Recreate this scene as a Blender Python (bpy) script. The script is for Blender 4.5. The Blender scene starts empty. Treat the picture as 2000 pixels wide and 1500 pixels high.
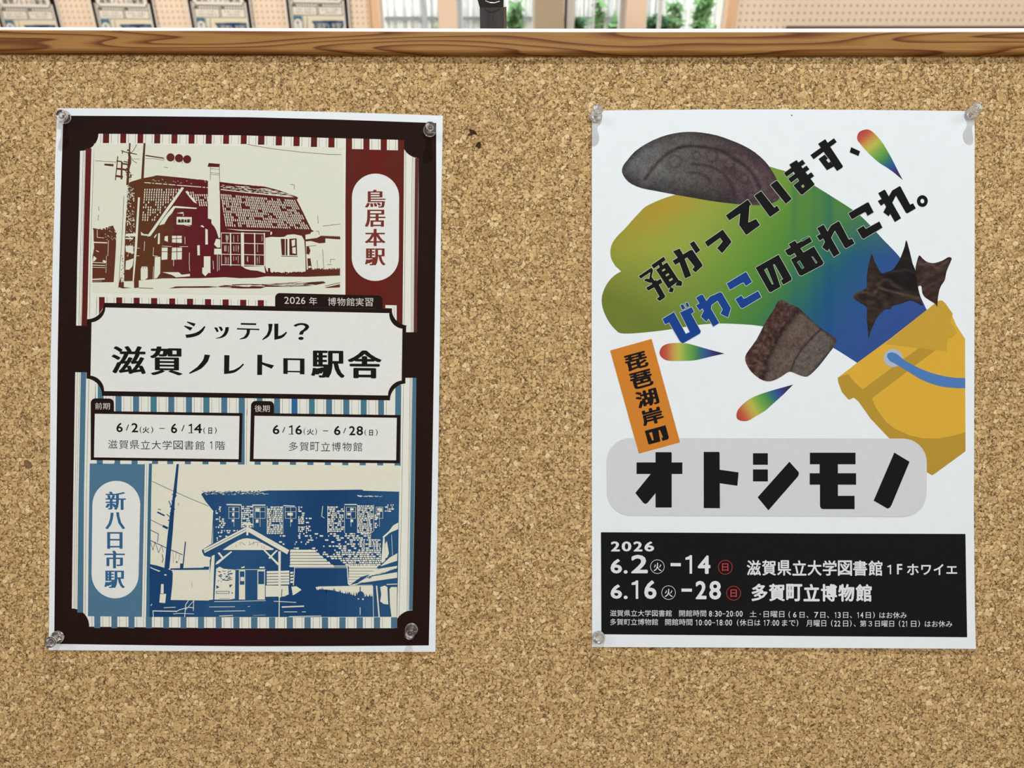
import bpy, bmesh, math, random
from mathutils import Vector, Matrix
from mathutils.geometry import tessellate_polygon

scene = bpy.context.scene
COL = scene.collection
R = random.Random(7)

# ------------------------------------------------------------------ camera, light, exposure
D = 0.57                      # camera to paper plane (m)
FPX = 1449.0                  # focal length for a 2000 px wide frame
S = D / FPX                   # metres per photo pixel on the board
PITCH = math.radians(29)
EYE = Vector((0, 0, 1.45))
fwd = Vector((0, math.cos(PITCH), -math.sin(PITCH)))
upv = Vector((0, math.sin(PITCH), math.cos(PITCH)))
nrm = -fwd
rgt = Vector((1, 0, 0))
BC = EYE + fwd * D            # board centre (paper plane)
BM = Matrix(((rgt.x, upv.x, nrm.x, BC.x), (rgt.y, upv.y, nrm.y, BC.y), (rgt.z, upv.z, nrm.z, BC.z), (0, 0, 0, 1)))

cam_d = bpy.data.cameras.new('camera')
cam = bpy.data.objects.new('camera', cam_d)
COL.objects.link(cam)
cam.matrix_world = Matrix.Translation(EYE) @ BM.to_3x3().to_4x4()
cam_d.sensor_width = 36
cam_d.lens = FPX / 2000 * 36
cam_d.clip_start = 0.02
cam_d.dof.use_dof = True
cam_d.dof.focus_distance = D
cam_d.dof.aperture_fstop = 10.0
scene.camera = cam

w = bpy.data.worlds.new('sky')
scene.world = w
w.use_nodes = True
w.node_tree.nodes['Background'].inputs[0].default_value = (0.86, 0.93, 1.0, 1)
w.node_tree.nodes['Background'].inputs[1].default_value = 8.0

def area(name, loc, sx, sy, power, col=(1, 0.98, 0.95), rot=(0, 0, 0), spread=180):
    l = bpy.data.lights.new(name, 'AREA')
    l.shape = 'RECTANGLE'; l.size = sx; l.size_y = sy; l.energy = power; l.color = col
    l.spread = math.radians(spread)
    o = bpy.data.objects.new(name, l); COL.objects.link(o)
    o.location = loc; o.rotation_euler = rot
    return o

CEIL = 3.30
MAINP = 22.5
FILLP = 20.4
area('downlight_lamp', (0.20, 0.32, CEIL - 0.09), 0.055, 0.055, MAINP, (0.94, 0.975, 1.0))
for i, (x, y, k) in enumerate([(-1.7, -1.3, 1.0), (1.7, -1.3, 1.0), (-1.7, 2.6, 4.0), (1.7, 2.6, 3.6), (0, -1.5, 1.0)]):
    area('fill_lamp', (x, y, CEIL - 0.07), 1.15, 0.55, FILLP * k, (0.90, 0.962, 1.0) if y < 0 else (1.0, 0.84, 0.68))  # unseen fill panels added under the ceiling; rear pair warm to lift the background

vs = scene.view_settings
vs.view_transform = 'Standard'
vs.look = 'None'
vs.exposure = 0.0
vs.gamma = 1.0
vs.use_curve_mapping = False

# ------------------------------------------------------------------ helpers
def lin(c):
    c = c / 255.0
    return c / 12.92 if c <= 0.04045 else ((c + 0.055) / 1.055) ** 2.4
def C(r, g, b):
    return (lin(r), lin(g), lin(b), 1.0)
def mix(a, b, t):
    t = max(0.0, min(1.0, t))
    return tuple(a[i] + (b[i] - a[i]) * t for i in range(3))
def ramp(stops, t):
    if t <= stops[0][0]: return stops[0][1]
    for (t0, c0), (t1, c1) in zip(stops, stops[1:]):
        if t <= t1: return mix(c0, c1, (t - t0) / (t1 - t0))
    return stops[-1][1]

def newmat(name, col, rough=0.6, metal=0.0, spec=0.5):
    m = bpy.data.materials.new(name); m.use_nodes = True
    b = m.node_tree.nodes['Principled BSDF']
    b.inputs['Base Color'].default_value = col
    b.inputs['Roughness'].default_value = rough
    b.inputs['Metallic'].default_value = metal
    b.inputs['Specular IOR Level'].default_value = spec
    return m
def N(m, t, **kw):
    n = m.node_tree.nodes.new(t)
    for k, v in kw.items(): setattr(n, k, v)
    return n
def L(m, a, b): m.node_tree.links.new(a, b)
def bsdf(m): return m.node_tree.nodes['Principled BSDF']
def noise_over(m, amount, scale, detail=3, bump=0.0, stretch=(1, 1, 1)):
    """grain of the material itself: multiply the base colour by a noise, optional bump"""
    b = bsdf(m); col = tuple(b.inputs['Base Color'].default_value)
    tc = N(m, 'ShaderNodeTexCoord'); mp = N(m, 'ShaderNodeMapping'); mp.inputs['Scale'].default_value = stretch
    n = N(m, 'ShaderNodeTexNoise'); n.inputs['Scale'].default_value = scale; n.inputs['Detail'].default_value = detail
    L(m, tc.outputs['Object'], mp.inputs['Vector']); L(m, mp.outputs[0], n.inputs['Vector'])
    r = N(m, 'ShaderNodeMapRange'); r.inputs['To Min'].default_value = 1 - amount; r.inputs['To Max'].default_value = 1 + amount
    r.inputs['From Min'].default_value = 0.3; r.inputs['From Max'].default_value = 0.7
    L(m, n.outputs['Fac'], r.inputs['Value'])
    x = N(m, 'ShaderNodeVectorMath', operation='SCALE'); x.inputs[0].default_value = col[:3]
    L(m, r.outputs[0], x.inputs['Scale']); L(m, x.outputs[0], b.inputs['Base Color'])
    if bump:
        bp = N(m, 'ShaderNodeBump'); bp.inputs['Strength'].default_value = bump; bp.inputs['Distance'].default_value = 0.002
        L(m, n.outputs['Fac'], bp.inputs['Height']); L(m, bp.outputs[0], b.inputs['Normal'])
    return m

def link_mesh(name, me, parent=None, mats=()):
    o = bpy.data.objects.new(name, me)
    COL.objects.link(o)
    for mt in mats: me.materials.append(mt)
    if parent is not None: o.parent = parent
    return o
def empty(name, mw):
    o = bpy.data.objects.new(name, None); COL.objects.link(o)
    o.empty_display_size = 0.05
    o.matrix_world = mw
    return o
def tag(o, label=None, cat=None, group=None, kind=None):
    if label: o['label'] = label
    if cat: o['category'] = cat
    if group: o['group'] = group
    if kind: o['kind'] = kind
    return o
def bm_obj(name, bm, mat, parent=None, smooth=False):
    me = bpy.data.meshes.new(name)
    bm.normal_update(); bm.to_mesh(me); bm.free()
    if smooth:
        for p in me.polygons: p.use_smooth = True
    return link_mesh(name, me, parent, [mat])
def box(bm, x0, x1, y0, y1, z0, z1, bev=0.0):
    r = bmesh.ops.create_cube(bm, size=1.0)
    vsn = r['verts']
    for v in vsn:
        v.co = Vector(((x0 + x1) / 2 + v.co.x * (x1 - x0), (y0 + y1) / 2 + v.co.y * (y1 - y0), (z0 + z1) / 2 + v.co.z * (z1 - z0)))
    if bev:
        es = list({e for v in vsn for e in v.link_edges})
        bmesh.ops.bevel(bm, geom=es, offset=bev, segments=2, affect='EDGES', profile=0.5)
def box_obj(name, dims, mat, parent=None, bev=0.0):
    bm = bmesh.new(); box(bm, *dims, bev=bev)
    return bm_obj(name, bm, mat, parent)
def lathe(bm, prof, seg=32):
    rings = []
    for r, z in prof:
        if r < 1e-7: rings.append([bm.verts.new((0, 0, z))])
        else: rings.append([bm.verts.new((r * math.cos(2 * math.pi * i / seg), r * math.sin(2 * math.pi * i / seg), z)) for i in range(seg)])
    for a, b in zip(rings, rings[1:]):
        for i in range(seg):
            j = (i + 1) % seg
            if len(a) == 1 and len(b) == 1: continue
            if len(a) == 1: bm.faces.new((a[0], b[i], b[j]))
            elif len(b) == 1: bm.faces.new((a[i], b[0], a[j]))
            else: bm.faces.new((a[i], b[i], b[j], a[j]))
    bmesh.ops.recalc_face_normals(bm, faces=bm.faces)

# ------------------------------------------------------------------ materials
M = {}
M['wall'] = noise_over(newmat('wall_paint', C(226, 212, 196), 0.8), 0.02, 6)
M['ceiling'] = noise_over(newmat('ceiling_board', C(238, 238, 236), 0.9), 0.02, 20)
M['floor'] = noise_over(newmat('floor_carpet', C(120, 115, 108), 0.95), 0.15, 60, bump=0.3)
M['pillar_peach'] = noise_over(newmat('peach_paint', C(234, 216, 200), 0.7), 0.02, 10)
M['pillar_grey'] = noise_over(newmat('grey_beige_paint', C(176, 166, 146), 0.7), 0.02, 10)
M['wood_trim'] = noise_over(newmat('pale_wood_trim', C(226, 196, 164), 0.6), 0.05, 20, stretch=(8, 8, 1))
M['alu'] = noise_over(newmat('white_aluminium', C(222, 224, 226), 0.4), 0.02, 30)
M['alu_blue'] = noise_over(newmat('pale_blue_sash', C(196, 210, 226), 0.4), 0.02, 30)
M['dark_seal'] = noise_over(newmat('dark_rubber_seal', C(62, 58, 58), 0.6), 0.05, 60)
M['cabinet'] = noise_over(newmat('dark_grey_laminate', C(66, 58, 60), 0.8, spec=0.08), 0.05, 30)
M['lit_edge'] = noise_over(newmat('lit_edge_white', C(250, 248, 242), 0.35), 0.02, 40)  # near-white colour carries the highlight on the rail's top edge
M['steel'] = newmat('galvanised_steel', C(170, 170, 172), 0.25, 1.0)
M['needle'] = newmat('pin_steel', C(200, 200, 205), 0.2, 1.0)
M['paper_back'] = noise_over(newmat('paper_white', C(232, 240, 246), 0.6, spec=0.3), 0.012, 90, bump=0.02)

def glassmat(name, ior=1.49, col=(1, 1, 1, 1), rough=0.0):
    m = newmat(name, col, rough); b = bsdf(m)
    b.inputs['Transmission Weight'].default_value = 1.0; b.inputs['IOR'].default_value = ior
    return m
M['plastic'] = glassmat('clear_plastic', 1.46, (1, 1, 1, 1), 0.015); bsdf(M['plastic']).inputs['Transmission Weight'].default_value = 0.97
M['glass'] = glassmat('window_glass', 1.05, (0.97, 0.99, 0.98, 1))

def black_metal():
    m = newmat('black_glossy_metal', C(50, 47, 46), 0.28, 0.5)
    tc = N(m, 'ShaderNodeTexCoord'); mp = N(m, 'ShaderNodeMapping'); mp.inputs['Scale'].default_value = (900, 60, 300)
    n = N(m, 'ShaderNodeTexNoise'); n.inputs['Scale'].default_value = 1.0; n.inputs['Detail'].default_value = 4
    L(m, tc.outputs['Object'], mp.inputs['Vector']); L(m, mp.outputs[0], n.inputs['Vector'])
    r = N(m, 'ShaderNodeMapRange'); r.inputs['To Min'].default_value = 0.12; r.inputs['To Max'].default_value = 0.5
    L(m, n.outputs['Fac'], r.inputs['Value']); L(m, r.outputs[0], bsdf(m).inputs['Roughness'])
    b = N(m, 'ShaderNodeBump'); b.inputs['Strength'].default_value = 0.25; b.inputs['Distance'].default_value = 0.0008
    L(m, n.outputs['Fac'], b.inputs['Height']); L(m, b.outputs[0], bsdf(m).inputs['Normal'])
    return m
M['black_metal'] = black_metal()

def cork_mat():
    m = newmat('cork', C(186, 150, 104), 0.9, spec=0.2)
    t = m.node_tree
    tc = N(m, 'ShaderNodeTexCoord')
    # warp the lookup so the granules are irregular
    nz = N(m, 'ShaderNodeTexNoise'); nz.inputs['Scale'].default_value = 330; nz.inputs['Detail'].default_value = 2
    L(m, tc.outputs['Object'], nz.inputs['Vector'])
    sub = N(m, 'ShaderNodeVectorMath', operation='SUBTRACT'); sub.inputs[1].default_value = (0.5, 0.5, 0.5)
    L(m, nz.outputs['Color'], sub.inputs[0])
    sc = N(m, 'ShaderNodeVectorMath', operation='SCALE'); sc.inputs['Scale'].default_value = 0.0026
    L(m, sub.outputs[0], sc.inputs[0])
    add = N(m, 'ShaderNodeVectorMath', operation='ADD'); L(m, tc.outputs['Object'], add.inputs[0]); L(m, sc.outputs[0], add.inputs[1])
    def voro(scale, feat):
        v = N(m, 'ShaderNodeTexVoronoi', feature=feat); v.inputs['Scale'].default_value = scale
        L(m, add.outputs[0], v.inputs['Vector']); return v
    big = voro(330, 'F1'); bige = voro(330, 'DISTANCE_TO_EDGE')
    sm = voro(640, 'F1'); sme = voro(640, 'DISTANCE_TO_EDGE')
    def cr(stops, src):
        c = N(m, 'ShaderNodeValToRGB')
        e = c.color_ramp.elements
        e[0].position, e[0].color = stops[0]; e[1].position, e[1].color = stops[-1]
        for p, k in stops[1:-1]:
            q = e.new(p); q.color = k
        L(m, src, c.inputs['Fac']); return c
    stops = [(0.0, C(158, 124, 82)), (0.10, C(188, 154, 104)), (0.5, C(208, 173, 121)), (0.85, C(222, 189, 136)), (1.0, C(236, 210, 162))]
    sb = N(m, 'ShaderNodeSeparateColor'); L(m, big.outputs['Color'], sb.inputs[0])
    ss = N(m, 'ShaderNodeSeparateColor'); L(m, sm.outputs['Color'], ss.inputs[0])
    cb = cr(stops, sb.outputs[0]); cs = cr(stops, ss.outputs[0])
    # which granules are big
    sel = N(m, 'ShaderNodeMath', operation='GREATER_THAN'); sel.inputs[1].default_value = 0.52
    L(m, sb.outputs[1], sel.inputs[0])
    mc = N(m, 'ShaderNodeMix', data_type='RGBA'); L(m, sel.outputs[0], mc.inputs['Factor']); L(m, cs.outputs[0], mc.inputs[6]); L(m, cb.outputs[0], mc.inputs[7])
    # joints
    def joint(vn, wd):
        r = N(m, 'ShaderNodeMapRange'); r.inputs['From Min'].default_value = 0.0; r.inputs['From Max'].default_value = wd
        L(m, vn.outputs['Distance'], r.inputs['Value']); return r
    jb = joint(bige, 0.12); js = joint(sme, 0.15)
    mj = N(m, 'ShaderNodeMix', data_type='FLOAT'); L(m, sel.outputs[0], mj.inputs['Factor']); L(m, js.outputs[0], mj.inputs[2]); mj.inputs[3].default_value = 1.0
    jm = N(m, 'ShaderNodeMath', operation='MINIMUM'); L(m, mj.outputs[0], jm.inputs[0]); L(m, jb.outputs[0], jm.inputs[1])
    # joints are dark only here and there
    n2 = N(m, 'ShaderNodeTexNoise'); n2.inputs['Scale'].default_value = 520; n2.inputs['Detail'].default_value = 2
    L(m, tc.outputs['Object'], n2.inputs['Vector'])
    r2 = N(m, 'ShaderNodeMapRange'); r2.inputs['From Min'].default_value = 0.44; r2.inputs['From Max'].default_value = 0.56
    r2.inputs['To Min'].default_value = 0.12; r2.inputs['To Max'].default_value = 1.0
    L(m, n2.outputs['Fac'], r2.inputs['Value'])
    inv = N(m, 'ShaderNodeMath', operation='SUBTRACT'); inv.inputs[0].default_value = 1.0; L(m, jm.outputs[0], inv.inputs[1])
    dk = N(m, 'ShaderNodeMath', operation='MULTIPLY'); L(m, inv.outputs[0], dk.inputs[0]); L(m, r2.outputs[0], dk.inputs[1])
    m2 = N(m, 'ShaderNodeMix', data_type='RGBA'); L(m, dk.outputs[0], m2.inputs['Factor']); L(m, mc.outputs[2], m2.inputs[6]); m2.inputs[7].default_value = C(62, 36, 12)
    # broad tone + fine fibre
    n3 = N(m, 'ShaderNodeTexNoise'); n3.inputs['Scale'].default_value = 900; n3.inputs['Detail'].default_value = 2
    L(m, tc.outputs['Object'], n3.inputs['Vector'])
    r3 = N(m, 'ShaderNodeMapRange'); r3.inputs['From Min'].default_value = 0.3; r3.inputs['From Max'].default_value = 0.7
    r3.inputs['To Min'].default_value = 0.86; r3.inputs['To Max'].default_value = 1.1
    L(m, n3.outputs['Fac'], r3.inputs['Value'])
    v3 = N(m, 'ShaderNodeVectorMath', operation='SCALE'); L(m, m2.outputs[2], v3.inputs[0]); L(m, r3.outputs[0], v3.inputs['Scale'])
    L(m, v3.outputs[0], bsdf(m).inputs['Base Color'])
    # relief
    hs = N(m, 'ShaderNodeMath', operation='MULTIPLY_ADD'); hs.inputs[1].default_value = 0.5; L(m, jm.outputs[0], hs.inputs[0]); L(m, n3.outputs['Fac'], hs.inputs[2])
    bp = N(m, 'ShaderNodeBump'); bp.inputs['Strength'].default_value = 0.5; bp.inputs['Distance'].default_value = 0.0005
    L(m, hs.outputs[0], bp.inputs['Height']); L(m, bp.outputs[0], bsdf(m).inputs['Normal'])
    return m
M['cork'] = cork_mat()
M['pit'] = noise_over(newmat('dark_bark_chip', C(72, 52, 34), 0.95, spec=0.1), 0.5, 700, bump=0.8)
M['pit2'] = noise_over(newmat('brown_bark_chip', C(122, 98, 70), 0.95, spec=0.1), 0.3, 500, bump=0.6)

def wood_mat():
    m = newmat('oiled_pine', C(150, 105, 58), 0.5, spec=0.18)
    tc = N(m, 'ShaderNodeTexCoord')
    mp = N(m, 'ShaderNodeMapping'); mp.inputs['Scale'].default_value = (3.4, 46, 30); mp.inputs['Rotation'].default_value = (0, 0, math.radians(3.2))
    L(m, tc.outputs['Object'], mp.inputs['Vector'])
    n = N(m, 'ShaderNodeTexNoise'); n.inputs['Scale'].default_value = 1.0; n.inputs['Detail'].default_value = 1.0; n.inputs['Distortion'].default_value = 0.15
    L(m, mp.outputs[0], n.inputs['Vector'])
    mul = N(m, 'ShaderNodeMath', operation='MULTIPLY'); mul.inputs[1].default_value = 11.0; L(m, n.outputs['Fac'], mul.inputs[0])
    fr = N(m, 'ShaderNodeMath', operation='FRACT'); L(m, mul.outputs[0], fr.inputs[0])
    cr = N(m, 'ShaderNodeValToRGB'); e = cr.color_ramp.elements
    e[0].position = 0.0; e[0].color = C(158, 116, 62); e[1].position = 1.0; e[1].color = C(156, 112, 60)
    for p, k in ((0.40, C(162, 120, 66)), (0.66, C(144, 98, 50)), (0.86, C(108, 64, 28)), (0.93, C(100, 56, 24))):
        q = e.new(p); q.color = k
    L(m, fr.outputs[0], cr.inputs['Fac'])
    mp2 = N(m, 'ShaderNodeMapping'); mp2.inputs['Scale'].default_value = (40, 1500, 1500)
    L(m, tc.outputs['Object'], mp2.inputs['Vector'])
    n2 = N(m, 'ShaderNodeTexNoise'); n2.inputs['Scale'].default_value = 1.0; n2.inputs['Detail'].default_value = 3
    L(m, mp2.outputs[0], n2.inputs['Vector'])
    r = N(m, 'ShaderNodeMapRange'); r.inputs['From Min'].default_value = 0.3; r.inputs['From Max'].default_value = 0.7; r.inputs['To Min'].default_value = 0.86; r.inputs['To Max'].default_value = 1.1
    L(m, n2.outputs['Fac'], r.inputs['Value'])
    v = N(m, 'ShaderNodeVectorMath', operation='SCALE'); L(m, cr.outputs[0], v.inputs[0]); L(m, r.outputs[0], v.inputs['Scale'])
    L(m, v.outputs[0], bsdf(m).inputs['Base Color'])
    bp = N(m, 'ShaderNodeBump'); bp.inputs['Strength'].default_value = 0.15; bp.inputs['Distance'].default_value = 0.0004
    L(m, n2.outputs['Fac'], bp.inputs['Height']); L(m, bp.outputs[0], bsdf(m).inputs['Normal'])
    return m
M['wood'] = wood_mat()

def peg_mat():
    m = newmat('pegboard', C(236, 210, 184), 0.6)
    tc = N(m, 'ShaderNodeTexCoord')
    sc = N(m, 'ShaderNodeVectorMath', operation='SCALE'); sc.inputs['Scale'].default_value = 40.0   # 25 mm pitch
    L(m, tc.outputs['Object'], sc.inputs[0])
    fr = N(m, 'ShaderNodeVectorMath', operation='FRACTION'); L(m, sc.outputs[0], fr.inputs[0])
    sb = N(m, 'ShaderNodeVectorMath', operation='SUBTRACT'); sb.inputs[1].default_value = (0.5, 0.5, 0.5); L(m, fr.outputs[0], sb.inputs[0])
    sx = N(m, 'ShaderNodeVectorMath', operation='MULTIPLY'); sx.inputs[1].default_value = (1, 0, 1); L(m, sb.outputs[0], sx.inputs[0])
    ln = N(m, 'ShaderNodeVectorMath', operation='LENGTH'); L(m, sx.outputs[0], ln.inputs[0])
    r = N(m, 'ShaderNodeMapRange'); r.inputs['From Min'].default_value = 0.17; r.inputs['From Max'].default_value = 0.20
    L(m, ln.outputs['Value'], r.inputs['Value'])
    mx = N(m, 'ShaderNodeMix', data_type='RGBA'); L(m, r.outputs[0], mx.inputs['Factor'])
    mx.inputs[6].default_value = C(188, 170, 150); mx.inputs[7].default_value = C(236, 224, 210)
    L(m, mx.outputs[2], bsdf(m).inputs['Base Color'])
    bp = N(m, 'ShaderNodeBump'); bp.inputs['Strength'].default_value = 0.6; bp.inputs['Distance'].default_value = 0.003
    L(m, r.outputs[0], bp.inputs['Height']); L(m, bp.outputs[0], bsdf(m).inputs['Normal'])
    return m
M['peg'] = peg_mat()

def ink_mat(name, grain=0.03, scale=500):
    """printed ink: the colour of the print is stored per face corner, the sheen is the material's"""
    m = newmat(name, (1, 1, 1, 1), 0.7, spec=0.08)
    a = N(m, 'ShaderNodeVertexColor'); a.layer_name = 'ink'
    tc = N(m, 'ShaderNodeTexCoord'); n = N(m, 'ShaderNodeTexNoise'); n.inputs['Scale'].default_value = scale; n.inputs['Detail'].default_value = 3
    L(m, tc.outputs['Object'], n.inputs['Vector'])
    r = N(m, 'ShaderNodeMapRange'); r.inputs['From Min'].default_value = 0.3; r.inputs['From Max'].default_value = 0.7
    r.inputs['To Min'].default_value = 1 - grain; r.inputs['To Max'].default_value = 1 + grain
    L(m, n.outputs['Fac'], r.inputs['Value'])
    v = N(m, 'ShaderNodeVectorMath', operation='SCALE'); L(m, a.outputs[0], v.inputs[0]); L(m, r.outputs[0], v.inputs['Scale'])
    L(m, v.outputs[0], bsdf(m).inputs['Base Color'])
    return m
M['ink'] = ink_mat('printed_ink', 0.02, 400)
M['ink_grain'] = ink_mat('printed_photo_ink', 0.30, 900)

# ------------------------------------------------------------------ flat print: polygons and lettering laid on a sheet
LAYER = 0.00003
_tc = bpy.data.curves.new('lettering', 'FONT'); _tc.resolution_u = 3
_to = bpy.data.objects.new('lettering', _tc); COL.objects.link(_to)
_glyph = {}
def glyph(ch):
    if ch not in _glyph:
        _tc.body = ch
        dg = bpy.context.evaluated_depsgraph_get(); dg.update()
        me = bpy.data.meshes.new_from_object(_to.evaluated_get(dg))
        v = [(p.co.x, p.co.y) for p in me.vertices]; f = [tuple(p.vertices) for p in me.polygons]
        bpy.data.meshes.remove(me)
        if not v: v = [(0, 0)]
        xs = [p[0] for p in v]; ys = [p[1] for p in v]
        _glyph[ch] = (v, f, min(xs), max(xs), min(ys), max(ys))
    return _glyph[ch]

class Print:
    def __init__(self): self.items = []         # (verts2d, faces, layer, colour or function)
    def lift(self, lay): return lay + (len(self.items) % 10) * 0.09     # ink films never share a plane
    def mesh(self, vs_, fs_, lay, col): self.items.append((vs_, fs_, self.lift(lay), col))
    def poly(self, pts, lay, col):
        t = tessellate_polygon([[Vector((p[0], p[1], 0)) for p in pts]])
        self.items.append((list(pts), [tuple(f) for f in t], self.lift(lay), col))
    def line(self, pts, wd, lay, col, taper=False):
        for k, (a, b) in enumerate(zip(pts, pts[1:])):
            dx, dy = b[0] - a[0], b[1] - a[1]; l = math.hypot(dx, dy) or 1
            nx, ny = -dy / l * wd / 2, dx / l * wd / 2
            ex, ey = dx / l * wd * 0.25, dy / l * wd * 0.25
            self.poly([(a[0] + nx - ex, a[1] + ny - ey), (b[0] + nx + ex, b[1] + ny + ey), (b[0] - nx + ex, b[1] - ny + ey), (a[0] - nx - ex, a[1] - ny - ey)], lay, col)
    def disc(self, cx, cy, r, lay, col, n=28, ry=None):
        ry = ry or r
        self.poly([(cx + r * math.cos(2 * math.pi * i / n), cy + ry * math.sin(2 * math.pi * i / n)) for i in range(n)], lay, col)
    def ring(self, cx, cy, r, wd, lay, col, n=32, ry=None):
        ry = ry or r
        v = []; f = []
        for i in range(n):
            a = 2 * math.pi * i / n; c, s = math.cos(a), math.sin(a)
            v += [(cx + (r + wd / 2) * c, cy + (ry + wd / 2) * s), (cx + (r - wd / 2) * c, cy + (ry - wd / 2) * s)]
        for i in range(n):
            j = (i + 1) % n; f.append((2 * i, 2 * j, 2 * j + 1, 2 * i + 1))
        self.mesh(v, f, lay, col)
    def glyph(self, ch, x0, y0, x1, y1, lay, col, bold=0.0, slope=0.0, rot=0.0, boldx=None, serif=False):
        """one character fitted to the box (photo pixels, y down); slope shears the baseline, rot turns it"""
        if ch == '1':
            h = y1 - y0; t = max(h * .085, 1.0) + bold * 1.6; xs_ = x1 - (x1 - x0) * .12
            y0 += slope * 0
            self.poly([(xs_ - t, y0), (xs_, y0), (xs_, y1), (xs_ - t, y1), (xs_ - t, y0 + h * .23), (x0, y0 + h * .23 + t * .15), (x0, y0 + h * .23 - t * .75), (xs_ - t * 1.1, y0 + h * .05)], lay, col)
            if serif: self.poly([(x0 - .4, y1 - max(1, t * .5)), (x1 + t * .5, y1 - max(1, t * .5)), (x1 + t * .5, y1), (x0 - .4, y1)], lay, col)
            return
        v, f, gx0, gx1, gy0, gy1 = glyph(ch)
        bx = bold if boldx is None else boldx
        w_, h_ = max(x1 - x0 - 2 * bx, 0.3), max(y1 - y0 - 2 * bold, 0.3)
        gw, gh = max(gx1 - gx0, 1e-4), max(gy1 - gy0, 1e-4)
        cx, cy = (x0 + x1) / 2, (y0 + y1) / 2
        cr, sr = math.cos(rot), math.sin(rot)
        offs = [(0, 0)] if bold == 0 and bx == 0 else [(bx * a, bold * b) for a, b in ((-1, 0), (1, 0), (0, -1), (0, 1), (-.7, -.7), (.7, -.7), (-.7, .7), (.7, .7))]
        for ox, oy in offs:
            out = []
            for px, py in v:
                x = (px - gx0) / gw * w_ - w_ / 2 + ox
                y = -((py - gy0) / gh * h_ - h_ / 2) + oy
                y += slope * x
                out.append((cx + x * cr - y * sr, cy + x * sr + y * cr))
            self.mesh(out, f, lay, col)
    def text(self, s, x0, y0, x1, y1, lay, col, bold=0.0, slope=0.0, halfw=None):
        """a line of lettering whose ink fills x0..x1; heights keep the proportions of the type"""
        adv = []; x = 0.0
        for ch in s:
            v, f, a, b, c, d = glyph(ch) if ch not in ' 　' else (None, None, 0, 0, 0, 0)
            if ch == '　': wdt = 1.0
            elif ch == ' ': wdt = 0.3
            elif ord(ch) < 0x3000: wdt = max(b + 0.05, 0.3) if halfw is None else halfw
            else: wdt = 1.0
            adv.append((ch, x, a, b, c, d)); x += wdt
        ink = [(p, a, b, c, d) for ch, p, a, b, c, d in adv if ch not in ' 　']
        L0 = min(p + a for p, a, b, c, d in ink); L1 = max(p + b for p, a, b, c, d in ink)
        B0 = min(c for p, a, b, c, d in ink); B1 = max(d for p, a, b, c, d in ink)
        sx = (x1 - x0 - 2 * bold) / (L1 - L0); sy = (y1 - y0 - 2 * bold) / (B1 - B0)
        for ch, p, a, b, c, d in adv:
            if ch in ' 　': continue
            gx0 = x0 + bold + (p + a - L0) * sx; gx1 = x0 + bold + (p + b - L0) * sx
            gy1 = y1 - bold - (c - B0) * sy; gy0 = y1 - bold - (d - B0) * sy
            dy = slope * ((gx0 + gx1) / 2 - x0)
            self.glyph(ch, gx0 - bold, gy0 - bold + dy, gx1 + bold, gy1 + bold + dy, lay, col, bold, slope)
    def build(self, name, parent, org, hfun, mat, cut=20.0, label=None):
        """org: photo pixel of the sheet's own origin; hfun: lift of the sheet above the board (m)"""
        bm = bmesh.new(); cid = bm.faces.layers.int.new('cid'); vl = bm.verts.layers.int.new('lay')
        big = False
        for k, (v, f, lay, col) in enumerate(self.items):
            bv = [bm.verts.new((p[0], p[1], lay)) for p in v]
            for q in f:
                try:
                    fc = bm.faces.new([bv[i] for i in q]); fc[cid] = k
                except ValueError: pass
        if cut:
            xs = [v.co.x for v in bm.verts]; ys = [v.co.y for v in bm.verts]
            for ax, lo, hi in ((0, min(xs), max(xs)), (1, min(ys), max(ys))):
                c = math.floor(lo / cut) * cut + cut
                while c < hi:
                    es = set(); fs = []
                    for fc in bm.faces:
                        vals = [v.co[ax] for v in fc.verts]
                        if min(vals) < c - 1e-4 and max(vals) > c + 1e-4 and max(vals) - min(vals) > cut * 0.6: fs.append(fc)
                    if fs:
                        for fc in fs: es.update(fc.edges)
                        vsn = {v for fc in fs for v in fc.verts}
                        n = [0, 0, 0]; n[ax] = 1; p = [0, 0, 0]; p[ax] = c
                        bmesh.ops.bisect_plane(bm, geom=list(vsn) + list(es) + fs, plane_co=p, plane_no=n, dist=1e-5)
                    c += cut
        bm.faces.ensure_lookup_table()
        me = bpy.data.meshes.new(name)
        cols = []
        ox, oy = org
        for fc in bm.faces:
            k = self.items[fc[cid]][3]
            for lp in fc.loops:
                if callable(k):
                    c3 = k(lp.vert.co.x, lp.vert.co.y)
                    cols += (lin(c3[0]), lin(c3[1]), lin(c3[2]), 1.0)
                else: cols += (k[0], k[1], k[2], 1.0)
        for v in bm.verts:
            x, y, l = v.co
            v.co = ((x - ox) * S, -(y - oy) * S, hfun(x, y) + (l + 1) * LAYER)
        bm.faces.layers.int.remove(cid); bm.verts.layers.int.remove(vl)
        for fc in bm.faces:
            fc.normal_update()
            if fc.normal.z < 0: fc.normal_flip()
        bm.to_mesh(me); bm.free()
        ca = me.color_attributes.new('ink', 'FLOAT_COLOR', 'CORNER')
        ca.data.foreach_set('color', cols)
        me.color_attributes.active_color = ca
        o = link_mesh(name, me, parent, [mat])
        if label: o['label'] = label
        return o

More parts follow.
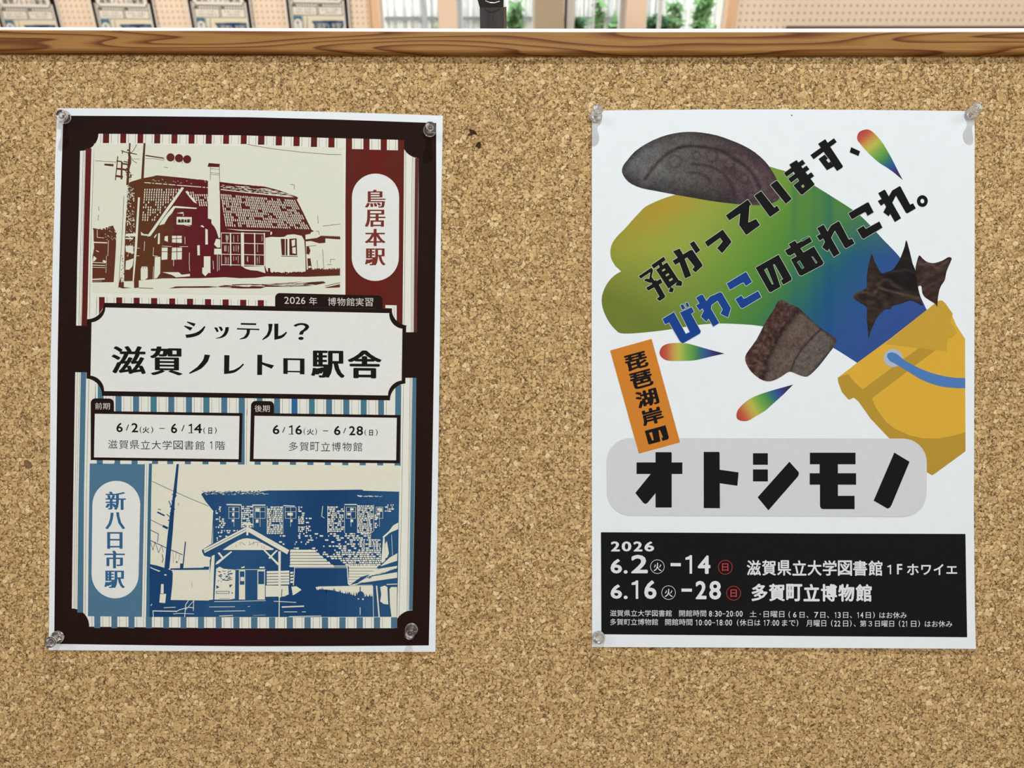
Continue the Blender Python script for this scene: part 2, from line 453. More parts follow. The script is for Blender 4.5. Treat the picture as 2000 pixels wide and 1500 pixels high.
def arc(cx, cy, r, a0, a1, n=10, ry=None):
    ry = ry or r
    return [(cx + r * math.cos(math.radians(a0 + (a1 - a0) * i / n)), cy + ry * math.sin(math.radians(a0 + (a1 - a0) * i / n))) for i in range(n + 1)]
def smooth(pts, n=4, closed=True):
    """Catmull-Rom through traced points"""
    out = []; m = len(pts)
    rng = range(m) if closed else range(m - 1)
    for i in rng:
        if closed: p0, p1, p2, p3 = pts[(i - 1) % m], pts[i], pts[(i + 1) % m], pts[(i + 2) % m]
        else: p0, p1, p2, p3 = pts[max(i - 1, 0)], pts[i], pts[i + 1], pts[min(i + 2, m - 1)]
        for k in range(n):
            t = k / n
            out.append(tuple(0.5 * (2 * p1[j] + (p2[j] - p0[j]) * t + (2 * p0[j] - 5 * p1[j] + 4 * p2[j] - p3[j]) * t * t + (3 * p1[j] - p0[j] - 3 * p2[j] + p3[j]) * t ** 3) for j in (0, 1)))
    if not closed: out.append(pts[-1])
    return out
def Z(ox, oy, pts, k=5.0): return [(ox + x / k, oy + y / k) for x, y in pts]
def inside(p, poly):
    x, y = p; c = False; j = len(poly) - 1
    for i in range(len(poly)):
        xi, yi = poly[i]; xj, yj = poly[j]
        if (yi > y) != (yj > y) and x < (xj - xi) * (y - yi) / (yj - yi) + xi: c = not c
        j = i
    return c
def interp(tab, y):
    if y <= tab[0][0]: return tab[0][1]
    for (a, va), (b, vb) in zip(tab, tab[1:]):
        if y <= b: return va + (vb - va) * (y - a) / (b - a)
    return tab[-1][1]

def sheet(name, parent, org, outline, hfun, mat, th=0.00018):
    """the paper itself: a thin bent sheet with a back and cut edges"""
    # outline: dict of left(y), right(y), top(x), bottom(x)
    NX, NY = 38, 53
    bm = bmesh.new(); gr = []
    for j in range(NY + 1):
        row = []
        for i in range(NX + 1):
            u, t = i / NX, j / NY
            tl, tr, bl, br = outline['tl'], outline['tr'], outline['bl'], outline['br']
            y = (tl[1] * (1 - u) + tr[1] * u) * (1 - t) + (bl[1] * (1 - u) + br[1] * u) * t
            y += outline['topbow'] * 4 * u * (1 - u) * (1 - t)
            xl = interp(outline['left'], y); xr = interp(outline['right'], y)
            x = xl + (xr - xl) * u
            row.append((x, y))
        gr.append(row)
    top = [[bm.verts.new(((x - org[0]) * S, -(y - org[1]) * S, hfun(x, y))) for x, y in r] for r in gr]
    bot = [[bm.verts.new(((x - org[0]) * S, -(y - org[1]) * S, hfun(x, y) - th)) for x, y in r] for r in gr]
    for j in range(NY):
        for i in range(NX):
            bm.faces.new((top[j][i], top[j + 1][i], top[j + 1][i + 1], top[j][i + 1]))
            bm.faces.new((bot[j][i], bot[j][i + 1], bot[j + 1][i + 1], bot[j + 1][i]))
    for j in range(NY):
        bm.faces.new((top[j][0], bot[j][0], bot[j + 1][0], top[j + 1][0]))
        bm.faces.new((top[j][NX], top[j + 1][NX], bot[j + 1][NX], bot[j][NX]))
    for i in range(NX):
        bm.faces.new((top[0][i], top[0][i + 1], bot[0][i + 1], bot[0][i]))
        bm.faces.new((top[NY][i], bot[NY][i], bot[NY][i + 1], top[NY][i + 1]))
    return bm_obj(name, bm, mat, parent)

# ------------------------------------------------------------------ the board
CORKZ = -0.0012               # cork surface lies this far behind the paper plane
board = empty('notice_board', BM.copy())
tag(board, 'large cork notice board with a brown pine frame leaning behind both posters', 'notice board')
RZ = 0.0045
def px2(x, y, z=0.0):
    k = (D - z) / D
    return ((x - 1000) * S * k, (750 - y) * S * k)
def topy(x): return interp([(0, 57.5), (250, 58.8), (650, 60.8), (1000, 62.0), (1400, 62.3), (2000, 61.5)], x)
def boty(x): return interp([(0, 99.5), (250, 100.5), (650, 102.5), (1000, 104), (1400, 104.3), (2000, 103.5)], x)
BX0, BX1, BY0, BY1 = -0.62, 0.62, -0.52, px2(1000, 62)[1]
bm = bmesh.new(); box(bm, BX0, BX1, BY0, BY1 - 0.004, CORKZ - 0.009, CORKZ)
bm_obj('cork_panel', bm, M['cork'], board)
bm = bmesh.new(); box(bm, BX0, BX1, BY0, BY1 - 0.001, CORKZ - 0.014, CORKZ - 0.0092)
o = bm_obj('backing_board', bm, M['wood_trim'], board)
# top rail: slightly bowed, chamfered, so built station by station
bm = bmesh.new(); prev = None
XS = [BX0 + (BX1 - BX0) * i / 40 for i in range(41)]
for X in XS:
    pxx = 1000 + X / S
    yt = px2(0, topy(pxx), RZ)[1]; yb = px2(0, boty(pxx), RZ)[1]
    prof = [(yb, CORKZ - 0.0), (yb, RZ - 0.0022), (yb + 0.0008, RZ - 0.0006), (yb + 0.002, RZ), (yt - 0.0008, RZ), (yt, RZ - 0.0008), (yt + 0.0002, RZ - 0.012), (yt, CORKZ - 0.016), (yb, CORKZ - 0.016)]
    ring = [bm.verts.new((X, a, b)) for a, b in prof]
    if prev:
        for i in range(len(ring)):
            j = (i + 1) % len(ring); bm.faces.new((prev[i], ring[i], ring[j], prev[j]))
    else: bm.faces.new(ring)
    prev = ring
bm.faces.new(list(reversed(prev))); bmesh.ops.recalc_face_normals(bm, faces=bm.faces)
tag(bm_obj('top_rail', bm, M['wood'], board), 'horizontal pine rail along the top of the cork')
# near-white strip painting the lit rounded edge along the top of the rail
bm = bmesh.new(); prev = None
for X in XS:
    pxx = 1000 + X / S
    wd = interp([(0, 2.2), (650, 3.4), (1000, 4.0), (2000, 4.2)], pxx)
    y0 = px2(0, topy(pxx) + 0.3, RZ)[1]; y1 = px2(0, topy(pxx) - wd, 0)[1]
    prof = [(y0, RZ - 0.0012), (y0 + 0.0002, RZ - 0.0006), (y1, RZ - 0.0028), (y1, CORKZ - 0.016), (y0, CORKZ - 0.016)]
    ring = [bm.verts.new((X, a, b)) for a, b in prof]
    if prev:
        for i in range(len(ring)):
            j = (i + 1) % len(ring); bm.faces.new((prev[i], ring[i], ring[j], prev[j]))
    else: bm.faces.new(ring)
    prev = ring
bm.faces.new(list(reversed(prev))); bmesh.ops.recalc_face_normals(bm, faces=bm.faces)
tag(bm_obj('lit_edge_strip', bm, M['lit_edge'], board), 'thin white strip for the lit top edge of the pine rail')
box_obj('bottom_rail', (BX0, BX1, BY0 - 0.016, BY0, CORKZ - 0.016, RZ), M['wood'], board, 0.0012)
box_obj('side_rail', (BX0 - 0.016, BX0, BY0 - 0.016, BY1 - 0.002, CORKZ - 0.016, RZ), M['wood'], board, 0.0012)
box_obj('side_rail', (BX1, BX1 + 0.016, BY0 - 0.016, BY1 - 0.002, CORKZ - 0.016, RZ), M['wood'], board, 0.0012)
# chips and torn pits in the cork
def chip(pts, mat, dz=0.0002):
    bm = bmesh.new()
    p3 = [((x - 1000) * S, (750 - y) * S) for x, y in pts]
    cx = sum(p[0] for p in p3) / len(p3); cy = sum(p[1] for p in p3) / len(p3)
    c = bm.verts.new((cx, cy, CORKZ + dz)); r1 = []
    for i, (x, y) in enumerate(p3):
        r1.append(bm.verts.new((x, y, CORKZ - 0.0001)))
    r2 = [bm.verts.new((cx + (v.co.x - cx) * 0.75, cy + (v.co.y - cy) * 0.75, CORKZ + dz)) for v in r1]
    for i in range(len(r1)):
        j = (i + 1) % len(r1)
        bm.faces.new((r1[i], r1[j], r2[j], r2[i])); bm.faces.new((r2[i], r2[j], c))
    bmesh.ops.recalc_face_normals(bm, faces=bm.faces)
    return bm_obj('bark_chip', bm, mat, board)
chip([(915.5, 250), (921, 251.5), (927, 253), (932.5, 260), (932, 262.5), (925, 262), (920, 265), (912, 263), (917, 258)], M['pit'])
chip([(932, 276), (938, 275), (940, 280), (938.5, 288), (935, 291), (932, 287), (927, 285), (930, 280)], M['pit'])
chip([(44, 899), (50, 897), (60, 903), (63, 911), (59, 916), (48, 916.5), (44, 909)], M['pit2'])
for k in range(90):
    x, y = R.uniform(5, 1995), R.uniform(112, 1495)
    if (95 < x < 866 and 210 < y < 1275) or (1154 < x < 1907 and 212 < y < 1270): continue
    r = R.uniform(3, 6.5); n = 7; a0 = R.random() * 6
    chip([(x + r * R.uniform(.6, 1.15) * math.cos(a0 + 6.283 * i / n), y + r * R.uniform(.55, 1.0) * math.sin(a0 + 6.283 * i / n)) for i in range(n)],
         R.choice([M.setdefault('chip_a', noise_over(newmat('brown_cork_chip', C(160, 121, 80), 0.9, spec=0.2), 0.12, 700)),
                   M.setdefault('chip_b', noise_over(newmat('reddish_cork_chip', C(168, 128, 92), 0.9, spec=0.2), 0.10, 700)),
                   M.setdefault('chip_c', noise_over(newmat('pale_cork_chip', C(214, 182, 134), 0.9, spec=0.2), 0.08, 700))]), 0.00012)
# trestle legs that carry the leaning board (below the frame)
for sx in (-0.45, 0.45):
    bm = bmesh.new()
    p0 = Vector((sx, -0.50, CORKZ - 0.035)); foot = BM.inverted() @ Vector((sx, (BM @ p0).y + 0.12, 0.0))
    foot2 = BM.inverted() @ Vector((sx, (BM @ p0).y - 0.30, 0.0))
    for a, b in ((Vector((sx, 0.20, CORKZ - 0.034)), foot), (Vector((sx, -0.20, CORKZ - 0.034)), foot2)):
        d = (b - a).normalized(); q = Vector((1, 0, 0)); s2 = d.cross(q)
        ring = []
        for p in (a, b):
            ring.append([bm.verts.new(p + q * (i * 0.018) + s2 * (j * 0.016)) for i, j in ((-1, -1), (1, -1), (1, 1), (-1, 1))])
        for i in range(4):
            j = (i + 1) % 4; bm.faces.new((ring[0][i], ring[0][j], ring[1][j], ring[1][i]))
        bm.faces.new(ring[0]); bm.faces.new(ring[1])
    bmesh.ops.recalc_face_normals(bm, faces=bm.faces)
    bm_obj('leg', bm, M['wood'], board)

# ------------------------------------------------------------------ left poster
P1O = (480.0, 745.0)
p1 = empty('poster', BM @ Matrix.Translation(px2(P1O[0], P1O[1]) + (0,)))
tag(p1, 'left poster with two retro railway stations, one maroon and one blue, pinned on the cork', 'poster')
def h1(x, y):
    u = max(0, min(1, (x - 100) / 758)); t = max(0, min(1, (y - 214) / 1057))
    return 0.0001 + 0.0007 * math.sin(math.pi * u) * (0.35 + 0.65 * abs(2 * t - 1) ** 1.5) + 0.0005 * t * t * math.sin(math.pi * u) + 0.0005 * math.sin(math.pi * t) * (0.3 + 0.7 * abs(2 * u - 1))
out1 = dict(tl=(112, 211.5), tr=(865, 226), bl=(95.5, 1269.5), br=(850.5, 1273), topbow=-3.0,
            left=[(211, 112.5), (235, 111.5), (310, 108), (400, 107), (500, 104), (700, 99.8), (970, 98), (1270, 95.5)],
            right=[(226, 865), (400, 862), (500, 861), (700, 859), (970, 855), (1200, 851.5), (1273, 850.5)])
sheet('paper_sheet', p1, P1O, out1, h1, M['paper_back'])

CREAM = C(227, 229, 220); PICC = C(220, 224, 207); WHITE = C(226, 229, 227)
def dark(x, y):
    t = math.exp(-((x - 430) / 110.0) ** 2) if y < 450 or y > 1200 else 0
    return mix((35, 20, 16), (50, 12, 18), t * 0.8)
DK = C(34, 20, 17); MAR = C(98, 30, 30); INK = C(24, 23, 22)
BLU = C(76, 116, 142)

pr = Print()
# frame
pr.poly([(126, 226), (140, 226.2), (300, 227.6), (490, 229.8), (650, 233.8), (852, 240.5), (852.2, 400), (850, 560), (848, 700), (843.5, 970), (837.6, 1260.4), (650, 1261), (480, 1261), (300, 1259.4), (106, 1257.4), (108, 1100), (110, 970), (113.5, 700), (117, 500), (118.8, 400), (123.5, 240)], 0, dark)
# patterned fields
pr.poly([(157, 295)] + arc(159, 261, 34, 92, 2, 10) + [(193.6, 261.5), (470, 265), (676, 271), (784.6, 274)] + arc(820, 274, 35.4, 180, 93, 10) + [(818.3, 309), (817.4, 400), (815, 560), (814.4, 649), (792, 649), (792, 640), (171, 636.5), (149.7, 636), (152, 500), (155, 400)], 1, CREAM)
pr.poly([(148, 727), (170, 727.5), (170, 738.5), (792, 738.5), (792, 738), (813.4, 738), (810, 970), (806, 1191)] + arc(806, 1227, 35.5, -90, -180, 10) + [(770.5, 1226.4), (480, 1226), (175, 1223.5)] + arc(141, 1222, 34, 0, -90, 10) + [(141, 1188), (144, 970)], 1, CREAM)
pr.build('printed_frame', p1, P1O, h1, M['ink'])

pr = Print()
HAIR = C(58, 54, 50)
def vstrip(tab0, tab1, col, lay=2):
    ys = sorted({y for y, _ in tab0} | {y for y, _ in tab1})
    pr.poly([(interp(tab0, y), y) for y in ys] + [(interp(tab1, y), y) for y in reversed(ys)], lay, col)
# upper left maroon strip and hairlines
vstrip([(294, 168), (500, 163.2), (600, 161.2), (636.5, 160)], [(290, 179.4), (500, 174), (600, 172), (636.7, 171)], C(92, 32, 30))
pr.line([(163.5, 294), (158, 500), (155, 636)], .6, 2, HAIR); pr.line([(166.6, 294), (161.6, 500), (158.6, 636)], .5, 2, HAIR)
pr.line([(184.5, 288), (177.4, 500), (176, 620)], .6, 2, HAIR)
# top bars
def topyl(x): return interp([(193, 261.5), (470, 265), (676, 271), (785, 274)], x)
for i, (a, b) in enumerate([(202, 214), (236, 247.4), (269.6, 280.8), (302.4, 314), (336, 347.6), (369.4, 381), (403, 414.6), (437, 448.4), (471.2, 482.8), (505, 517.4), (539.4, 551.6), (574, 586), (608, 620), (642, 654)]):
    yb = interp([(208, 279.8), (480, 282), (648, 289)], (a + b) / 2)
    pr.poly([(a, topyl(a)), (b, topyl(b)), (b - .4, yb), (a - .4, yb)], 2, MAR if i % 3 else C(86, 34, 28))
    for q in (a - 4.3, b + 4.5): pr.line([(q, topyl(q)), (q - .4, yb)], .55, 2, HAIR)
# lower bars of the maroon field
for i, (a, b) in enumerate([(194.4, 205.4), (228, 239.6), (262, 273.6), (296, 308), (331.4, 343), (366, 378), (401, 413), (435.4, 447.4), (469.6, 481.6), (504, 516)]):
    yt = 580.4 + (a - 194) * .0195
    yb = yt + (13 if i else 34)
    pr.poly([(a, yt), (b, yt), (b, yb - (0 if i else 18)), (a, yb)], 2, MAR)
    for q in (a - 4.3, b + 4.5): pr.line([(q, yt), (q, yt + 13)], .55, 2, HAIR)
pr.line([(190.2, 580), (189, 614)], .6, 2, HAIR)
# maroon panel and right strips
def panel(x, y):
    t = 0.5 + 0.5 * math.sin((x - 676) / 113.0 * 9.4)
    return mix((102, 30, 26), (92, 38, 28), t)
pr.poly([(676, 271), (789.6, 274), (788.6, 400), (787, 560), (786.4, 636), (675, 604), (675, 400)], 2, panel)
for a, b, t0, t1 in ((688, 710, 271, 292), (722, 743.8, 272, 293.2), (756, 777.4, 273, 294)):
    pr.poly([(a, t0), (b, t0 + .5), (b, t1), (a, t1 - .4)], 3, CREAM)
    pr.line([(a + 4.4, t0), (a + 4.4, t1)], .55, 4, HAIR); pr.line([(b - 4.4, t0), (b - 4.4, t1)], .55, 4, HAIR)
pr.poly([(753, 596), (775, 596.6), (775, 630), (766, 622), (766, 602.4), (753, 602)], 3, CREAM)
pr.line([(770.6, 600), (770.6, 624)], .55, 4, HAIR)
pr.line([(792.6, 292), (792, 400), (790, 600), (789, 636)], .6, 2, HAIR)
pr.line([(805.6, 305), (804.4, 400), (803.6, 649)], .6, 2, HAIR); pr.line([(808.6, 306), (807.6, 400), (806, 649)], .5, 2, HAIR)
vstrip([(309, 811), (400, 810), (560, 808.8), (649, 808)], [(309, 818.4), (400, 817), (560, 815), (649, 814.4)], C(92, 46, 46))
# capsule
pr.poly([(779.8, 385.5)] + arc(733.8, 385.5, 46, 0, -180, 20) + [(687.4, 503)] + arc(733.2, 503, 46, 180, 0, 20), 3, WHITE)
for ch, y0, y1 in (('鳥', 371, 406), ('居', 410, 443.4), ('本', 447.4, 481), ('駅', 485.6, 518.6)):
    pr.glyph(ch, 713, y0, 753.2, y1, 4, C(120, 52, 42), bold=.1, boldx=1.35)
# ---- blue field
vstrip([(727, 159), (970, 154.4), (1188, 151.8)], [(727, 169.4), (970, 165), (1196, 163.4)], BLU)
pr.line([(152.4, 727), (147.6, 970), (145.4, 1188)], .55, 2, HAIR); pr.line([(157, 727), (151, 970), (149, 1188)], .5, 2, HAIR)
pr.line([(174.6, 742), (169.5, 970), (167, 1204)], .6, 2, HAIR); pr.line([(187.6, 756), (187, 778)], .6, 2, HAIR)
def bluebar(a, b, y0, y1, hair=True, c=BLU, dx=0.0):
    pr.poly([(a, y0), (b, y0), (b - dx, y1), (a - dx, y1)], 2, c)
    if hair:
        for q in (a - 4.4, b + 4.6): pr.line([(q, y0), (q - dx, y1)], .5, 2, HAIR)
for i, (a, b) in enumerate([(192, 203.4), (226.6, 238.4), (261, 272.6), (295, 307), (329.6, 341.4), (364, 375.8), (398, 410), (433, 444.6), (467, 478.8), (502, 513.4), (536, 547.6), (570, 581.6), (604, 615.2), (637.4, 649), (671, 682.8), (705, 716.4), (739, 750.2)]):
    c = C(46, 104, 156) if i == 11 else (BLU if i % 3 else C(72, 122, 140))
    bluebar(a, b, 768 if i else 750, 812, c=c)
bluebar(471.6, 478.6, 800, 907, False); pr.line([(482.6, 800), (482, 907)], .5, 2, HAIR)
bluebar(772.6, 784, 752, 906, False, dx=1.4)
vstrip([(738, 806), (970, 802), (1191, 799)], [(738, 813.4), (970, 809.6), (1191, 806)], BLU)
pr.line([(788.4, 751), (785, 970), (779.6, 1206)], .55, 2, HAIR); pr.line([(801.4, 738), (798.4, 970), (795, 1198)], .55, 2, HAIR); pr.line([(804, 738), (800.6, 970), (797.4, 1194)], .5, 2, HAIR)
for i, a in enumerate([190, 224, 258, 298, 327.6, 362, 396.4, 430.8, 465.6, 498, 532.8, 567, 601, 635, 669, 703, 737, 771]):
    pr.poly([(a, 894), (a + 11.8, 894), (a + 11.8, 906.4 + (a - 190) * .006), (a, 906.4 + (a - 190) * .006)], 2, BLU)
for a, b in [(185, 197), (218.6, 230.2), (252, 264), (286, 298), (320, 331.6), (354, 365.6), (388, 400), (422.6, 434.2), (457, 469), (491.6, 504), (526.4, 538.6), (561, 573), (595.4, 607.6), (629.4, 641.6), (663.4, 675.6), (697, 709.2), (730.6, 742.6), (764, 776)]:
    bluebar(a, b, 1203, 1226.2, a < 760)
# blue panel
pr.poly([(176.4, 905), (284, 906.6), (281, 1060), (277.6, 1204), (172.6, 1203), (174, 1060)], 2, C(78, 118, 146))
for a in (176.4, 206, 239, 270): pr.poly([(a, 899), (a + (13 if a < 200 else 19), 899), (a + (13 if a < 200 else 19), 904), (a, 904)], 3, CREAM)
pr.poly([(275, 985.6)] + arc(228.4, 985.6, 46.8, 0, -180, 20) + [(179.8, 1122)] + arc(226, 1122, 46, 180, 0, 20), 3, WHITE)
for ch, x0, x1, y0, y1 in (('新', 207, 247, 960, 995.4), ('八', 207, 245.6, 1000, 1033), ('日', 210.4, 240.6, 1038.8, 1071.4), ('市', 205, 245, 1075, 1109.4), ('駅', 204.6, 245, 1114, 1148)):
    pr.glyph(ch, x0, y0, x1, y1, 4, C(52, 100, 142), bold=.1, boldx=1.35)
pr.poly([(292, 905), (298, 905), (296.6, 970), (293.8, 1204), (286.4, 1204), (290, 970)], 2, C(60, 104, 134))
pr.line([(283.6, 905), (278, 1204)], .55, 2, HAIR); pr.line([(288, 905), (282.4, 1204)], .5, 2, HAIR)
pr.build('printed_stripes', p1, P1O, h1, M['ink'])

# ---- title plate and the two date boxes
pr = Print()
pr.poly([(204, 591.6), (766, 603)] + arc(797.5, 604, 32, 180, 93, 9) + [(793.6, 637), (792, 748.8)] + arc(795, 781.6, 33, -92, -180, 9) + [(762.4, 781.8), (198, 773)] + arc(167.4, 772, 33, 0, -88, 9) + [(170, 739), (171, 624)] + arc(171.4, 590.6, 33, 88, 2, 9), 5, DK)
pr.poly([(206, 600.8), (761, 611.8)] + arc(790, 613, 29.6, 180, 96, 9) + [(786.2, 643), (784.8, 743)] + arc(788, 773, 30, -95, -180, 9) + [(758, 772.4), (204.4, 763.8)] + arc(174.6, 763.4, 30, 0, -84, 9) + [(178, 733.6), (180, 630)] + arc(177, 600, 30, 84, 2, 9), 6, WHITE)
pr.poly([(538, 600)] + arc(547, 581.6, 9, 180, 270, 6) + [(740, 577.4)] + arc(739, 586, 8.6, 270, 360, 6) + [(747.4, 604)], 5, DK)
pr.line([(552, 599), (735, 603.4)], .5, 6, C(70, 54, 50))
G = C(214, 212, 206)
for ch, x0, x1, y0, y1 in (('2', 556, 565, 580, 593.4), ('0', 566.8, 576.4, 580.2, 593.8), ('2', 578, 587, 580.4, 593.8), ('6', 588.6, 597, 580.6, 594), ('年', 604.4, 619.8, 580.6, 596)):
    pr.glyph(ch, x0, y0, x1, y1, 6, G, slope=.016)
for k, ch in enumerate('博物館実習'): pr.glyph(ch, 641 + k * 18, 581.4 + k * .25, 657 + k * 18, 597.4 + k * .25, 6, G, slope=.016)
# シッテル？ drawn as the display face on the sheet
def zs(ox, oy, pts): pr.poly(Z(ox, oy, pts), 7, INK)
A = (90, 400)
zs(*A, [(1385, 1140), (1465, 1161), (1450, 1190), (1378, 1148)])
zs(*A, [(1357, 1180), (1437, 1200), (1413, 1230), (1352, 1188)])
pr.poly(Z(*A, smooth([(1365, 1268), (1400, 1266), (1460, 1252), (1510, 1225), (1548, 1186)], 3, False) + [(1562, 1190)] + smooth([(1540, 1232), (1500, 1270), (1440, 1292), (1375, 1301)], 3, False)), 7, INK)
zs(*A, [(1645, 1197), (1675, 1200), (1690, 1238), (1672, 1246)])
zs(*A, [(1688, 1190), (1716, 1192), (1733, 1222), (1714, 1238)])
pr.poly(Z(*A, [(1756, 1196), (1790, 1194)] + smooth([(1786, 1230), (1765, 1272), (1725, 1298), (1665, 1308)], 3, False) + smooth([(1663, 1303), (1712, 1285), (1745, 1245), (1756, 1200)], 3, False)), 7, INK)
zs(*A, [(1905, 1155), (2057, 1158), (2055, 1176), (1905, 1172)])
zs(*A, [(1868, 1205), (2085, 1212), (2088, 1225), (1868, 1219)])
pr.poly(Z(*A, [(1962, 1215), (1998, 1215)] + smooth([(1990, 1262), (1960, 1302), (1898, 1316)], 3, False) + [(1893, 1310)] + smooth([(1935, 1292), (1960, 1255), (1963, 1220)], 3, False)), 7, INK)
B = (470, 400)
pr.poly(Z(*B, [(272, 1163), (316, 1164)] + smooth([(308, 1225), (280, 1285), (218, 1322)], 3, False) + [(214, 1314)] + smooth([(258, 1270), (276, 1220), (274, 1170)], 3, False)), 7, INK)
pr.poly(Z(*B, [(332, 1162), (372, 1162), (370, 1282)] + smooth([(400, 1275), (430, 1255), (448, 1240)], 3, False) + [(458, 1248)] + smooth([(430, 1285), (395, 1306), (333, 1320)], 3, False)), 7, INK)
pr.glyph('？', 573.6, 631, 604.6, 664.2, 7, INK, bold=.3, boldx=.9)
# 滋賀ノレトロ駅舎
pr.glyph('滋', 219, 676, 286, 730.4, 7, INK, bold=.7, boldx=2.0, slope=.012)
pr.glyph('賀', 294, 677, 358, 733, 7, INK, bold=.5, boldx=2.5, slope=.012)
A = (90, 670)
pr.poly(Z(*A, [(1553, 112), (1607, 118)] + smooth([(1585, 180), (1520, 250), (1412, 300)], 3, False) + [(1398, 294)] + smooth([(1480, 235), (1535, 170), (1552, 118)], 3, False)), 7, INK)
pr.poly(Z(*A, [(1744, 118), (1795, 120), (1792, 272)] + smooth([(1840, 262), (1895, 230), (1925, 200)], 3, False) + [(1938, 210)] + smooth([(1900, 250), (1840, 290), (1742, 303)], 3, False)), 7, INK)
A = (470, 670)
zs(*A, [(167, 115), (215, 115), (213, 312), (165, 312)])
pr.poly(Z(*A, [(213, 186)] + smooth([(250, 198), (290, 208), (330, 218)], 3, False) + [(305, 252)] + smooth([(270, 235), (240, 222), (213, 210)], 3, False)), 7, INK)
zs(*A, [(420, 148), (627, 152), (627, 170), (420, 166)]); zs(*A, [(420, 150), (464, 150), (463, 303), (420, 301)])
zs(*A, [(583, 152), (627, 152), (627, 306), (582, 305)]); zs(*A, [(440, 270), (600, 274), (600, 288), (440, 284)])
pr.glyph('駅', 608, 685, 674, 738, 7, INK, bold=.5, boldx=2.2, slope=.012)
pr.glyph('舎', 679.4, 684.6, 746, 739, 7, INK, bold=.8, boldx=2.8, slope=.012)
# date boxes
pr.poly([(178.4, 898)] + [(178.4, 786)] + arc(187.4, 787, 9, 180, 270, 6) + arc(214.6, 787.4, 9, 270, 360, 6) + [(223.8, 803.2), (474.4, 806.8), (472.4, 902.4), (176.8, 898.2)], 5, DK)
pr.poly([(186.4, 808), (468.6, 812.4), (467, 896.6), (184.8, 893)], 6, WHITE)
pr.poly([(491, 790)] + arc(500, 792, 9, 180, 270, 6) + arc(527, 792.4, 9, 270, 360, 6) + [(536, 807.2), (782.4, 810.6), (781, 904.6), (488.6, 901.2)], 5, DK)
pr.poly([(498, 812), (775.4, 816), (774, 898.8), (496, 896)], 6, WHITE)
pr.text('前期', 187, 786.4, 215.8, 799.4, 6, G, slope=.01); pr.text('後期', 498, 791, 527.4, 804.4, 6, G, slope=.01)
T = C(46, 44, 44)
def seq(items, y0, y1, bold=0.55, c=INK, lay=7):
    for s, a, b, t0, t1, bo in items:
        pr.glyph(s, a, t0, b, t1, lay, c, bold=bo, serif=True)
seq([('6', 228.6, 241, 825.6, 844, .5), ('/', 247.2, 253.2, 829, 840.6, .15), ('2', 258, 271, 826.2, 844.2, .5), ('(', 274, 278, 832.6, 846, 0), ('火', 279.6, 292.8, 833.4, 845.6, .3), (')', 296, 300.4, 832.6, 846, 0), ('-', 312.6, 323, 836, 837.4, 0),
     ('6', 335, 347.2, 827, 846, .5), ('/', 355.4, 361.8, 830, 842, .15), ('1', 369.4, 377, 827.4, 846, .5), ('4', 380, 395.4, 827.4, 846, .5), ('(', 398, 402, 834, 847.4, 0), ('日', 408, 415.2, 835, 847.4, .3), (')', 420, 424.2, 834, 847.4, 0),
     ('6', 533.4, 546.6, 829.8, 848, .5), ('/', 552, 558, 834, 844.6, .15), ('1', 565, 573, 830.4, 848.4, .5), ('6', 577.6, 590.6, 830.4, 848.6, .5), ('(', 593.6, 597, 836, 849.6, 0), ('火', 600, 613.8, 837.4, 849.2, .3), (')', 616.2, 619.8, 836, 849.6, 0), ('-', 631.4, 641.4, 840.8, 842.2, 0),
     ('6', 653, 665.6, 831.4, 849.8, .5), ('/', 670.8, 676.6, 835.6, 846, .15), ('2', 682.4, 694.4, 832, 850, .5), ('8', 696.8, 709.6, 832, 850.2, .5), ('(', 712.4, 716, 838, 851.4, 0), ('日', 721.4, 729, 839.4, 850.8, .3), (')', 734.2, 738, 838, 851.4, 0)], 0, 0)
for k, ch in enumerate('滋賀県立大学図書館'): pr.glyph(ch, 212.4 + k * 21.25, 859 + k * .25, 230.6 + k * 21.25, 876.4 + k * .25, 7, T)
pr.glyph('1', 411, 861.6, 415.6, 877, 7, T); pr.glyph('階', 422, 861.4, 440.2, 878.6, 7, T)
for k, ch in enumerate('多賀町立博物館'): pr.glyph(ch, 565 + k * 20.9, 863 + k * .1, 582.6 + k * 20.9, 880.4 + k * .15, 7, T)
pr.build('printed_lettering', p1, P1O, h1, M['ink'])

# ---- upper picture: the maroon station
pr = Print()
def sepia(x, y):
    return ramp([(180, (98, 50, 36)), (250, (92, 54, 32)), (320, (92, 56, 34)), (350, (96, 34, 38)), (420, (92, 26, 36)), (520, (88, 34, 30)), (670, (94, 50, 36))], x)
pr.poly([(184.4, 281), (670, 289), (672, 400), (668, 578), (180.6, 572), (181, 500), (183, 400)], 3, PICC)
def dk(pts, lay=4): pr.poly(pts, lay, sepia)
def lt(pts, lay=5): pr.poly(pts, lay, PICC)
# wires, lamp posts, signals
for w_ in ([(187, 314.4), (205, 315.6), (228, 317)], [(484, 282.6), (530, 291), (590, 298), (640, 302), (667, 302.6)], [(243, 384), (240, 450), (235, 530), (232.6, 563)], [(321, 327), (329, 328.2)], [(193.6, 404), (194.6, 412)], [(193.6, 420), (192.6, 431)], [(568, 361), (575, 361.4), (575.6, 370)], [(621, 422), (622, 437)], [(631, 442), (665, 438)], [(618, 452), (623, 452), (624, 459)], [(601, 481.6), (618, 480)], [(630.6, 488), (633, 526)], [(620, 509), (621, 526)], [(646, 507), (654, 507), (654, 508)], [(646, 507), (646, 513)], [(640, 517), (648, 517)], [(530, 499.4), (547, 499.8)], [(585, 500.4), (597, 501)]):
    pr.line(w_, .8, 4, sepia)
dk([(281.4, 280), (285.2, 280), (283.6, 310), (281.6, 350), (276.6, 350), (279, 310)])
